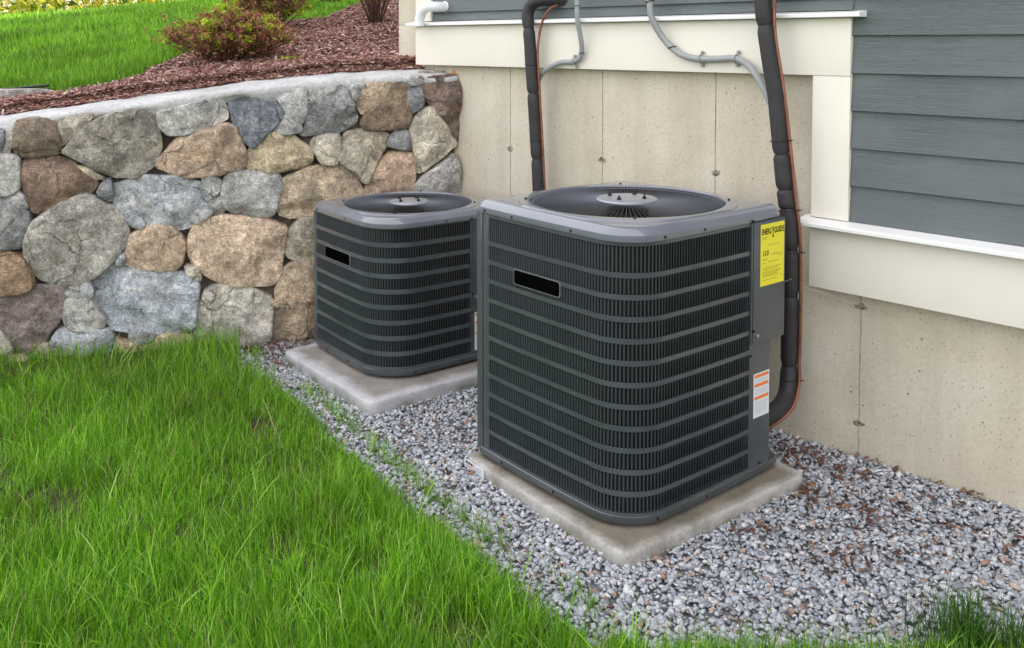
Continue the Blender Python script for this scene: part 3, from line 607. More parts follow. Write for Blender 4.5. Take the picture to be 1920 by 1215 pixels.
# front lawn: a low mound with an edge that runs from the stone wall down to the foreground
EDGE = [(-1.40, 4.63), (-1.30, 4.36), (-1.04, 4.05), (-0.82, 3.74), (-0.60, 3.38), (-0.41, 3.11), (-0.24, 2.89), (-0.11, 2.71), (0.02, 2.54), (0.11, 2.42), (0.19, 2.33), (0.28, 2.28), (0.6, 2.28), (0.95, 2.285), (1.27, 2.31), (1.6, 2.30), (3.5, 2.0)]
EX = np.array([e[0] for e in EDGE]); EY = np.array([e[1] for e in EDGE])
def wally(x): return 4.895 + (x + 0.354) * (0.306 / 0.952) + 0.0
def lawn_in(x, y):
    """signed distance-like depth inside the lawn, positive inside"""
    ye = np.interp(x, EX, EY, left=9.9)
    slope = np.where(x < 0.2, 0.55, 1.0)
    return (ye - y) * slope
def lawnz(x, y):
    d = float(lawn_in(np.array(x), np.array(y))); t = max(0, min(1, (d + 0.08) / 0.3))
    return -0.045 + 0.075 * t * t * (3 - 2 * t) + 0.014 * nz_(x, y, 1.7) * t
lawn = grid('lawn', lambda u, v: -9 + 13 * u, lambda u, v: -2.0 + 6.9 * v, lawnz, 180, 120, M['soil'])

# upper lawn and planting bed on the slope behind the wall (wall frame a, b)
def terr(a, b):
    g = 0.105 * (b if b < 7 else 7 + 0.25 * (b - 7) if b < 11 else 8.0)
    return ztop(a) + 0.02 + g + 0.02 * noise.noise(Vector((a * 0.8, b * 0.8, 0))) * min(1, max(0, b - 0.4))
BED = [(-12, 0.40), (-2.3, 0.42), (-1.80, 0.44), (-1.60, 0.66), (-1.52, 1.10), (-1.36, 1.62), (-1.05, 2.3), (-0.70, 2.95), (-0.34, 3.3), (-0.05, 4.3), (0.40, 5.8), (1.0, 7.5), (4, 12)]
BA = np.array([p[0] for p in BED]); BB = np.array([p[1] for p in BED])
def w2(a, b): return CN.x + UD.x * a + MD.x * b, CN.y + UD.y * a + MD.y * b
def slope_mesh(name, mat, side):
    na, nb = 150, 110; V = []; F = []
    for j in range(nb + 1):
        t = j / nb
        for i in range(na + 1):
            a = -12 + 16 * (i / na) if side == 'bed' else -26 + 40 * (i / na)
            be = float(np.interp(a, BA, BB))
            b = 0.31 + (be - 0.31) * t if side == 'bed' else be - 0.02 + (40 - be) * t ** 2
            x, y = w2(a, b); z = terr(a, b) - (0.10 * max(0, 1 - (b - 0.31) / 0.02)) + (0.022 * min(1, 6 * (1 - t)) * (1 if be > 0.5 else 0.3) if side == 'bed' else 0.0) - (0.004 if side == 'bed' and t > 0.999 else 0)
            V.append((x, y, z))
    for j in range(nb):
        for i in range(na):
            q = j * (na + 1) + i; F.append((q, q + 1, q + na + 2, q + na + 1))
    o = meshobj(name, V, F, mat, None, smooth=True); return tag(o, kind='structure')
slope_mesh('mulch_bed', M['mulchbase'], 'bed')
slope_mesh('upper_lawn', M['hillgrass'], 'lawn')

# black edging strip behind the flat stone
P = [(w2(a, b)[0], w2(a, b)[1], terr(a, b) + 0.045) for a, b in ((-4.0, 0.78), (-3.2, 0.72), (-2.7, 0.70), (-2.3, 0.69), (-2.05, 0.66))]
V, F = tube(catmull(P, 6), 0.007, 8); tag(meshobj('lawn_edging', V, F, M['edging']), 'black plastic edging strip between flat stone and upper lawn', 'edging')

# ================================================================== SCATTERS
def icos():
    bm = bmesh.new(); bmesh.ops.create_icosphere(bm, subdivisions=1, radius=1.0)
    V = np.array([v.co[:] for v in bm.verts]); F = np.array([[v.index for v in f.verts] for f in bm.faces]); bm.free(); return V, F
IV, IF = icos()
def rot_rand(n, tilt):
    """n rotation matrices: random yaw and a limited tilt"""
    yaw = rng.uniform(0, 2 * np.pi, n); tx = rng.normal(0, tilt, n); ty = rng.normal(0, tilt, n)
    cz, sz, cx, sx, cy, sy = np.cos(yaw), np.sin(yaw), np.cos(tx), np.sin(tx), np.cos(ty), np.sin(ty)
    Z = np.zeros((n, 3, 3)); Z[:, 0, 0] = cz; Z[:, 0, 1] = -sz; Z[:, 1, 0] = sz; Z[:, 1, 1] = cz; Z[:, 2, 2] = 1
    X = np.zeros((n, 3, 3)); X[:, 0, 0] = 1; X[:, 1, 1] = cx; X[:, 1, 2] = -sx; X[:, 2, 1] = sx; X[:, 2, 2] = cx
    Y = np.zeros((n, 3, 3)); Y[:, 1, 1] = 1; Y[:, 0, 0] = cy; Y[:, 0, 2] = sy; Y[:, 2, 0] = -sy; Y[:, 2, 2] = cy
    return Z @ X @ Y
U1C = None
UN = dict(u1=dict(F=(0.3012, 2.674), yaw=0.8749, W=0.74), u2=dict(F=(-0.6046, 3.8712), yaw=0.9071, W=0.6521))
PADS = dict(near=dict(F=(0.2818, 2.5806), yaw=0.9161, L=0.8273, z=0.0), far=dict(F=(-0.6281, 3.6768), yaw=0.894, L=0.8342, z=0.0125))
def frame(F, yaw, W):
    e1 = np.array([-math.cos(yaw), math.sin(yaw)]); e2 = np.array([math.sin(yaw), math.cos(yaw)])
    c = np.array(F) + (e1 + e2) * W / 2; return c, math.pi / 2 - yaw, e2, e1
def in_pad(x, y, m=0.0):
    r_ = np.zeros(len(x), bool)
    for p in PADS.values():
        c, rz, ex, ey = frame(p['F'], p['yaw'], p['L']); dx, dy = x - c[0], y - c[1]
        r_ |= (np.abs(dx * ex[0] + dy * ex[1]) < p['L'] / 2 - m) & (np.abs(dx * ey[0] + dy * ey[1]) < p['L'] / 2 - m)
    return r_
hn = np.array([math.cos(0.7775), math.sin(0.7775)])
def front_of_house(x, y, m=0.02): return x * hn[0] + y * hn[1] < 3.1516 + 0.03 - m
def front_of_wall(x, y, m=0.02): return y < wally(x) - m
n = 125000
x = rng.uniform(-1.75, 2.9, n); y = rng.uniform(1.95, 5.0, n)
dens = np.where(y < 3.3, 1.0, 0.8)
d = lawn_in(x, y)
ok = front_of_house(x, y, 0.0) & front_of_wall(x, y, 0.0) & ~in_pad(x, y, 0.012) & (d < 0.07 + 0.05 * rng.random(n)) & (x < 0.70 * y + 0.25) & (rng.random(n) < dens)
x, y = x[ok], y[ok]; n = len(x)
sz = np.clip(rng.lognormal(math.log(0.0077), 0.32, n), 0.0042, 0.0165)
S = np.stack([sz * rng.uniform(0.9, 1.5, n), sz * rng.uniform(0.65, 1.0, n), sz * rng.uniform(0.30, 0.62, n)], 1)
jit = 1 + rng.uniform(-0.30, 0.24, (n, 12, 1))
P = (IV[None] * jit) * S[:, None, :]
P = np.einsum('nij,nkj->nki', rot_rand(n, 0.38), P)
layer = rng.random(n)
P[:, :, 0] += x[:, None]; P[:, :, 1] += y[:, None]; P[:, :, 2] += (-0.004 + 0.010 * layer)[:, None]
Vg = P.reshape(-1, 3); Fg = (IF[None] + (np.arange(n) * 12)[:, None, None]).reshape(-1, 3)
gravel = npmesh('gravel', Vg, [Fg], M['gravel']); tag(gravel, 'blue grey crushed stone gravel between the lawn and the house foundation', 'gravel', kind='stuff')

def blades(name, x, y, z, h, w_, lean, mat, segs=3, face=None):
    n = len(x); yaw = rng.uniform(0, 2 * np.pi, n)
    az = rng.uniform(0, 2 * np.pi, n); lx, ly = np.cos(az) * lean, np.sin(az) * lean
    ts = {3: [0, 0.38, 0.74, 1.0], 2: [0, 0.55, 1.0]}[segs]; ws = {3: [0.8, 1.0, 0.68, 0.0], 2: [0.9, 0.9, 0]}[segs]
    cx, cy = np.cos(yaw), np.sin(yaw); V = []
    for t, wt in zip(ts, ws):
        px = x + lx * h * t ** 1.8; py = y + ly * h * t ** 1.8; pz = z + h * t * (1 - 0.38 * lean ** 2 * t)
        if wt > 0:
            V.append(np.stack([px - cx * w_ * wt / 2, py - cy * w_ * wt / 2, pz], 1)); V.append(np.stack([px + cx * w_ * wt / 2, py + cy * w_ * wt / 2, pz], 1))
        else: V.append(np.stack([px, py, pz], 1))
    k = len(V); V = np.stack(V, 1).reshape(-1, 3); base = (np.arange(n) * k)[:, None]
    quads = [base + np.array([[2 * i, 2 * i + 1, 2 * i + 3, 2 * i + 2]]) for i in range(segs - 1)]
    tri = base + np.array([[2 * segs - 2, 2 * segs - 1, 2 * segs]])
    return npmesh(name, V, [np.concatenate(quads), tri], mat, None, True)
def vnoise(x, y, s, seed=0.0):
    """cheap smooth value noise on arrays"""
    X = x * s + seed; Y = y * s + seed * 1.7; xi, yi = np.floor(X), np.floor(Y); fx, fy = X - xi, Y - yi; fx = fx * fx * (3 - 2 * fx); fy = fy * fy * (3 - 2 * fy)
    hsh = lambda a, b: np.modf(np.abs(np.sin(a * 127.1 + b * 311.7 + seed) * 43758.5453))[0]
    return (hsh(xi, yi) * (1 - fx) + hsh(xi + 1, yi) * fx) * (1 - fy) + (hsh(xi, yi + 1) * (1 - fx) + hsh(xi + 1, yi + 1) * fx) * fy
n = 430000
y = rng.uniform(1.7, 4.75, n); x = rng.uniform(-0.72, 0.62, n) * y - 0.05
cl = vnoise(x, y, 9, 2.0)
x = x + 0.012 * np.sin(cl * 12); d = lawn_in(x, y) + 0.12 * (vnoise(x, y, 5, 5.0) - 0.5) + 0.03 * (vnoise(x, y, 22, 1.0) - 0.5)
edge = np.clip((d + 0.07) / 0.17, 0, 1) ** 1.5; bare = np.clip((vnoise(x, y, 7, 9.0) - 0.10) / 0.14, 0.25, 1)
right = (x > 0.30); edge = np.where(right, edge * (0.5 + 0.5 * vnoise(x, y, 5, 3.0)), edge)
dk = np.clip(0.55 + 0.17 * (3.2 - y), 0.35, 1.0)
ok = front_of_wall(x, y, 0.005) & (rng.random(n) < edge * bare * dk) & (y > 1.75)
x, y = x[ok], y[ok]; n = len(x); z = np.array([lawnz(a, b) for a, b in zip(x, y)]) - 0.004
hm = 0.5 + 0.75 * vnoise(x, y, 3.2, 7.0); e2_ = np.clip(lawn_in(x, y) / 0.10, 0.45, 1)
h = rng.gamma(9, 0.0092, n) * hm * e2_; h = np.clip(h, 0.018, 0.165)
# stray blades coming up through the gravel along the edge
m_ = 1500; sy = rng.uniform(2.25, 4.6, m_); sx = np.interp(-sy, -EY[:12], EX[:12]) + np.abs(rng.normal(0, 0.045, m_)); k_ = front_of_wall(sx, sy, 0.02) & (vnoise(sx, sy, 6, 8.0) > 0.35); sx, sy = sx[k_], sy[k_]
x = np.concatenate([x, sx]); y = np.concatenate([y, sy]); z = np.concatenate([z, np.full(len(sx), -0.003)]); h = np.concatenate([h, rng.uniform(0.02, 0.075, len(sx))]); n = len(x)
blades('grass', x, y, z, h, rng.uniform(0.0013, 0.0031, n), np.abs(rng.normal(0.32, 0.34, n)), M['grass'], 3)
tag(bpy.data.objects['grass'], 'bright green shaggy lawn grass in front of the stone wall', 'grass', kind='stuff')
# long blades flopping over
n = 1700; y = rng.uniform(1.8, 4.6, n); x = rng.uniform(-0.60, 0.55, n) * y; ok = (lawn_in(x, y) > 0.03) & front_of_wall(x, y, 0.02) & (x < 0.25); x, y = x[ok], y[ok]; n = len(x)
z = np.array([lawnz(a, b) for a, b in zip(x, y)])
blades('long_grass', x, y, z, rng.uniform(0.11, 0.19, n), rng.uniform(0.0026, 0.0044, n), rng.uniform(0.3, 1.05, n), M['grass'], 3)
tag(bpy.data.objects['long_grass'], 'longer arching grass blades standing above the front lawn', 'grass', kind='stuff')
# the taller tuft in the lower right corner
n = 620; r0 = np.abs(rng.normal(0, 0.06, n)); a0 = rng.uniform(0, 2 * np.pi, n); x = 1.085 + r0 * np.cos(a0) * 1.7; y = 2.215 + r0 * np.sin(a0) * 0.9
blades('grass_tuft', x, y, np.full(n, 0.0), rng.uniform(0.04, 0.20, n) * (1 - r0 * 2), rng.uniform(0.0018, 0.0034, n), np.abs(rng.normal(0.25, 0.2, n)), M['tuft'], 3)
tag(bpy.data.objects['grass_tuft'], 'tall wispy grass tuft growing out of the gravel in the lower right corner', 'grass', kind='stuff')
n = 700; r0 = np.abs(rng.normal(0, 0.09, n)); a0 = rng.uniform(0, 2 * np.pi, n); x = 1.30 + r0 * np.cos(a0) * 1.9; y = 2.20 + r0 * np.sin(a0) * 0.7
blades('grass_tuft', x, y, np.full(n, 0.0), rng.uniform(0.03, 0.09, n), rng.uniform(0.0018, 0.0034, n), np.abs(rng.normal(0.3, 0.25, n)), M['tuft'], 2)
tag(bpy.data.objects['grass_tuft.001'], 'low dark grass clump at the right edge of the gravel', 'grass', kind='stuff')

# upper lawn blades
n = 230000
tb = rng.random(n) ** 1.7; b = 0.42 + 9.0 * tb; a = rng.uniform(-1, 1, n)
a = -1.9 - 0.30 * b + a * (0.9 + 0.55 * b)
be = np.interp(a, BA, BB); ok = (b > be + 0.01 + 0.05 * rng.random(n)) & ~((a > -2.75) & (a < -2.0) & (b < 0.66)) & ~((a < -2.0) & (b < 0.70))
a, b = a[ok], b[ok]; n = len(a); x, y = w2(a, b); z = np.array([terr(p, q) for p, q in zip(a, b)]) - 0.004
thin = np.clip((b - np.interp(a, BA, BB)) / 0.25, 0.35, 1)
h = rng.gamma(7, 0.0088, n) * (0.6 + 0.7 * vnoise(x, y, 2.2, 4.0)) * thin; wd = rng.uniform(0.0028, 0.0048, n) * (1 + b * 0.28)
blades('upper_grass', x, y, z, h, wd, np.abs(rng.normal(0.25, 0.25, n)), M['hillblade'], 2)
tag(bpy.data.objects['upper_grass'], 'green lawn grass on the slope above the retaining wall', 'grass', kind='stuff')

# bark mulch chips
def chips(name, a, b, zoff, size, mat, tilt, label, cat, world=None, wmin=0.2):
    n = len(a)
    if world is None:
        x, y = w2(a, b); z = np.array([terr(p, q) for p, q in zip(a, b)]) + 0.022
    else: x, y, z = world
    bx = np.array([[-1, -1, -1], [1, -.8, -1], [1, .9, -1], [-1, 1, -1], [-.9, -.8, 1], [.9, -1, 1], [.8, 1, 1], [-1, .8, 1]], float)
    fq = np.array([[0, 3, 2, 1], [4, 5, 6, 7], [0, 1, 5, 4], [1, 2, 6, 5], [2, 3, 7, 6], [3, 0, 4, 7]])
    L = rng.uniform(0.5, 1.6, n) * size; S = np.stack([L, L * rng.uniform(wmin, 0.42, n), L * rng.uniform(0.05, 0.13, n)], 1)
    P = bx[None] * (1 + rng.uniform(-.3, .3, (n, 8, 1))) * S[:, None, :]; P = np.einsum('nij,nkj->nki', rot_rand(n, tilt), P)
    P += np.stack([x, y, z + zoff * rng.random(n)], 1)[:, None, :]
    F = (fq[None] + (np.arange(n) * 8)[:, None, None]).reshape(-1, 4)
    return tag(npmesh(name, P.reshape(-1, 3), [F], mat), label, cat, kind='stuff')
n = 60000; b = 0.30 + 6.2 * rng.random(n) ** 1.6; a = rng.uniform(-2.9, 0.6, n); be = np.interp(a, BA, BB)
ok = (b < be + 0.05 * rng.random(n)) & (a < 0.05 + b * 0.14)
chips('mulch_chips', a[ok], b[ok], 0.018, 0.0145, M['mulch'], 0.35, 'reddish brown shredded bark mulch in the bed above the stone wall', 'mulch')

n = 8500; b = rng.uniform(0.262, 0.37, n); a = rng.uniform(-3.2, 0.0, n); ok = rng.random(n) < np.clip((b - 0.25) / 0.05 * (0.5 + vnoise(a, b, 9, 2.0)), 0, 1); a, b = a[ok], b[ok]; x, y = w2(a, b)
zc_ = np.array([ztop(p) + 0.032 for p in a]); zt_ = np.array([terr(p, q) + 0.020 for p, q in zip(a, b)]); t = np.clip((b - 0.29) / 0.05, 0, 1)
chips('mulch_edge', a, b, 0.010, 0.0135, M['mulch'], 0.4, 'bark mulch spilling onto the back of the mortar cap', 'mulch', world=(x, y, zc_ * (1 - t) + zt_ * t))

# dry leaves and bark crumbs on the gravel
cl = []
def clump(cx, cy, sx, sy, n, rz=0.0):
    p = rng.normal(0, 1, (n, 2)) * (sx, sy); c, s = math.cos(rz), math.sin(rz); cl.append(np.c_[cx + p[:, 0] * c - p[:, 1] * s, cy + p[:, 0] * s + p[:, 1] * c])
clump(0.98, 3.16, 0.15, 0.04, 50, -0.75); clump(0.93, 3.03, 0.03, 0.05, 60); clump(1.42, 3.08, 0.2, 0.02, 50, -0.79); clump(-1.30, 4.50, 0.16, 0.05, 170, 0.3); clump(-1.20, 4.32, 0.07, 0.08, 50)
clump(1.00, 3.34, .06, .03, 50, -.7); clump(1.10, 3.20, .08, .02, 40, -.79); clump(1.08, 2.90, .07, .04, 26); clump(0.75, 2.77, .07, .03, 24); clump(0.05, 3.45, 0.12, 0.10, 90); clump(0.62, 3.52, 0.25, 0.10, 80); clump(1.02, 2.75, 0.16, 0.05, 60, 0.7); clump(0.95, 2.62, 0.12, 0.05, 24); clump(1.35, 2.75, 0.14, 0.10, 34); clump(2.0, 2.42, 0.3, 0.02, 40, -0.79)
clump(0.8, 2.5, 0.7, 0.25, 46); clump(-0.2, 3.1, 0.3, 0.2, 30); clump(-0.3, 3.35, 0.2, 0.12, 30)
cl = np.concatenate(cl); x, y = cl[:, 0], cl[:, 1]; ok = front_of_house(x, y, 0.01) & front_of_wall(x, y, 0.01) & ~in_pad(x, y, -0.01) & (lawn_in(x, y) < 0.05); x, y = x[ok], y[ok]; n = len(x)
chips('leaf_litter', x, y, 0.010, 0.0085, M['litter'], 0.6, 'scattered rust brown leaf and bark litter caught on the gravel', 'leaf litter', world=(x, y, np.full(n, 0.012)), wmin=0.3)

# ================================================================== CONCRETE PADS
def rrect(W, inset, rf, rb, rs, seg=8, D=None):
    """closed outline, counter clockwise, corners: (-,-)=front rf, (+,-)=right rs, (+,+)=back rb, (-,+)=left rs"""
    h = W / 2 - inset; pts = []
    for cx, cy, r, a0 in ((-1, -1, rf, math.pi), (1, -1, rs, 1.5 * math.pi), (1, 1, rb, 0), (-1, 1, rs, 0.5 * math.pi)):
        r = max(r - inset, 0.004); ox, oy = cx * (h - r), cy * (h - r)
        for k in range(seg + 1):
            a = a0 + 0.5 * math.pi * k / seg; pts.append((ox + r * math.cos(a), oy + r * math.sin(a)))
    out = []                                   # fill the straight sides so that rings at the same angles stay round
    for i, p in enumerate(pts):
        q = pts[(i + 1) % len(pts)]; out.append(p)
        if i % (seg + 1) == seg: out += [(p[0] + (q[0] - p[0]) * t / 12, p[1] + (q[1] - p[1]) * t / 12) for t in range(1, 12)]
    return out
def bowed(pts, W, b):
    out = []
    for x, y in pts:
        fx = math.cos(math.pi * max(-.5, min(.5, y / W))); fy = math.cos(math.pi * max(-.5, min(.5, x / W)))
        h = W / 2
        out.append((x + (b * fx * (abs(x) / h) ** 6 * (1 if x > 0 else -1)), y + (b * fy * (abs(y) / h) ** 6 * (1 if y > 0 else -1))))
    return out
def loft(rings, cap0=True, cap1=True):
    n = len(rings[0]); V = [p for r in rings for p in r]; F = []
    for i in range(len(rings) - 1):
        for k in range(n):
            k2 = (k + 1) % n; F.append((i * n + k, i * n + k2, (i + 1) * n + k2, (i + 1) * n + k))
    if cap0: F.append(tuple(range(n))[::-1])
    if cap1: F.append(tuple((len(rings) - 1) * n + k for k in range(n)))
    return V, F
def pad(key, mat, label, seed):
    p = PADS[key]; c, rz, _, _ = frame(p['F'], p['yaw'], p['L']); L = p['L']; T = 0.0425; hx = L / 2
    root = empty('concrete_pad', (c[0], c[1], p['z']), rz, label, 'concrete pad', 'concrete pads under the air conditioners')
    n = 26; V = []; F = []
    def dsp(x, y, z): q = Vector((x * 14, y * 14, z * 14 + seed)); return 0.0022 * noise.noise(q), 0.0022 * noise.noise(q + Vector((7, 7, 7)))
    rings = []
    for ins, z in ((0.0, -0.06), (0.0, 0.0), (0.001, T * 0.5), (0.002, T - 0.007), (0.005, T - 0.002), (0.010, T), (0.04, T + 0.0005)):
        ring = []
        for s in range(4):
            for k in range(n):
                t = -1 + 2 * k / n; h = L / 2 - ins
                x, y = [(t * h, -h), (h, t * h), (-t * h, h), (-h, -t * h)][s]; x += (0.022 if key == 'near' else 0.006) * (1 + x / h) / 2
                cr = 0.010 * max(0, (abs(t) - 0.96) / 0.04) ** 2
                a, b_ = dsp(x, y, z); x = x * (1 - cr / h) + a; y = y * (1 - cr / h) + b_
                ring.append((x, y, z + 0.001 * noise.noise(Vector((x * 20, y * 20, seed)))))
        rings.append(ring)
    V, F = loft(rings, False, True); meshobj('slab', V, F, mat, root, auto=50); return root
pn = pad('near', M['pad_near'], 'weathered concrete pad with rusty stains and a paper label, under the nearer unit', 3)
pf = pad('far', M['pad_far'], 'cleaner pale grey concrete pad under the farther unit by the stone wall', 9)
# the label stuck to the left end of the near pad's front left side (local x = -L/2)
Lh = PADS['near']['L'] / 2
bm = bmesh.new(); box(bm, -Lh - 0.0035, -Lh - 0.0005, Lh - 0.128, Lh - 0.012, 0.008, 0.036)
pl = bmobj('product_label', bm, M['paper'], pn)
def onleft(name, u0, u1, z0, z1, mat, parent, x):      # a small patch on a left face, u measured along +y
    return meshobj(name, [(x, u0, z0), (x, u1, z0), (x, u1, z1), (x, u0, z1)], [(0, 3, 2, 1)], mat, parent)
xs = -Lh - 0.0042
for k in range(5): onleft('print_block', Lh - 0.028 - k * 0.011, Lh - 0.020 - k * 0.011, 0.024, 0.033, M['ink' if k < 4 else 'redink'], pl, xs)
for k in range(3): onleft('print_line', Lh - 0.066, Lh - 0.020, 0.012 + k * 0.0035, 0.0135 + k * 0.0035, M['redink'], pl, xs)
for k in range(4): onleft('print_line', Lh - 0.118, Lh - 0.080, 0.014 + k * 0.005, 0.0155 + k * 0.005, M['greyink'], pl, xs)

# ================================================================== AIR CONDITIONERS
def path_fn(W, Rf, bow):
    """front wrap: starts at the left corner, down the left face, round the front corner and along the right face"""
    pts = []; h = W / 2
    def add(x, y, nx, ny):
        t = min(abs(x + h), W) if ny < -0.99 else min(abs(y + h), W) if nx < -0.99 else Rf
        d = bow * math.sin(math.pi * max(Rf, t) / W); pts.append(((x + nx * d, y + ny * d), (nx, ny)))
    for k in range(41): add(-h, h - (W - Rf) * k / 40, -1, 0)
    for k in range(1, 25):
        a = math.pi + 0.5 * math.pi * k / 24; add(-h + Rf + Rf * math.cos(a), -h + Rf + Rf * math.sin(a), math.cos(a), math.sin(a))
    for k in range(1, 41): add(-h + Rf + (W - Rf) * k / 40, -h, 0, -1)
    L = [0.0]
    for i in range(1, len(pts)): L.append(L[-1] + math.dist(pts[i][0], pts[i - 1][0]))
    A = np.array([[*p, *q] for p, q in pts]); L = np.array(L)
    def at(s):
        v = [float(np.interp(s, L, A[:, k])) for k in range(4)]; ln = math.hypot(v[2], v[3]); nx, ny = v[2] / ln, v[3] / ln
        return v[0], v[1], nx, ny, -ny, nx          # point, outward normal, tangent in the direction of travel
    return at, float(L[-1])
def strip(at, s0, s1, z0, z1, out, thick, n):
    rings = []
    for k in range(n + 1):
        x, y, nx, ny, tx, ty = at(s0 + (s1 - s0) * k / n); a, b = out, out - thick; e = min(0.0012, (z1 - z0) * .2)
        rings.append([(x + nx * b, y + ny * b, z0), (x + nx * (a - e), y + ny * (a - e), z0), (x + nx * a, y + ny * a, z0 + e), (x + nx * a, y + ny * a, z1 - e), (x + nx * (a - e), y + ny * (a - e), z1), (x + nx * b, y + ny * b, z1)])
    return loft(rings)
def fins(at, s0, s1, z0, z1, pitch, wd, th, ang):
    V = []; F = []; n = int((s1 - s0) / pitch)
    for k in range(n + 1):
        x, y, nx, ny, tx, ty = at(s0 + (s1 - s0) * (k + 0.25) / (n + 0.5)); c, s = math.cos(ang), math.sin(ang)
        dx, dy = c * tx - s * nx, c * ty - s * ny; px, py = -dy, dx; x += nx * 0.0026; y += ny * 0.0026
        o = len(V)
        # the blade curves over into the band at its top and bottom
        for z, sh in ((z0, 1.0), (z0 + 0.006, 0.0), (z1 - 0.006, 0.0), (z1, 1.0)):
            for (u, v) in ((wd * .45 * sh, 0), (wd, 0), (wd, th), (wd * .45 * sh, th)): V.append((x + dx * u + px * v, y + dy * u + py * v, z))
        for l in range(3):
            for q in range(4): F.append((o + l * 4 + q, o + l * 4 + (q + 1) % 4, o + l * 4 + 4 + (q + 1) % 4, o + l * 4 + 4 + q))
    return V, F
def textmesh(name, body, size, mat, parent, loc, rot, sx=1.0, bold=0.0, align='LEFT'):
    cu = bpy.data.curves.new(name, 'FONT'); cu.body = body; cu.size = size; cu.offset = bold; cu.align_x = align; cu.resolution_u = 3
    t = bpy.data.objects.new(name, cu); me = bpy.data.meshes.new_from_object(t); me.materials.clear(); me.materials.append(mat)
    bpy.data.objects.remove(t); o = bpy.data.objects.new(name, me); o.location = loc; o.rotation_euler = rot; o.scale = (sx, 1, 1); return link(o, parent)

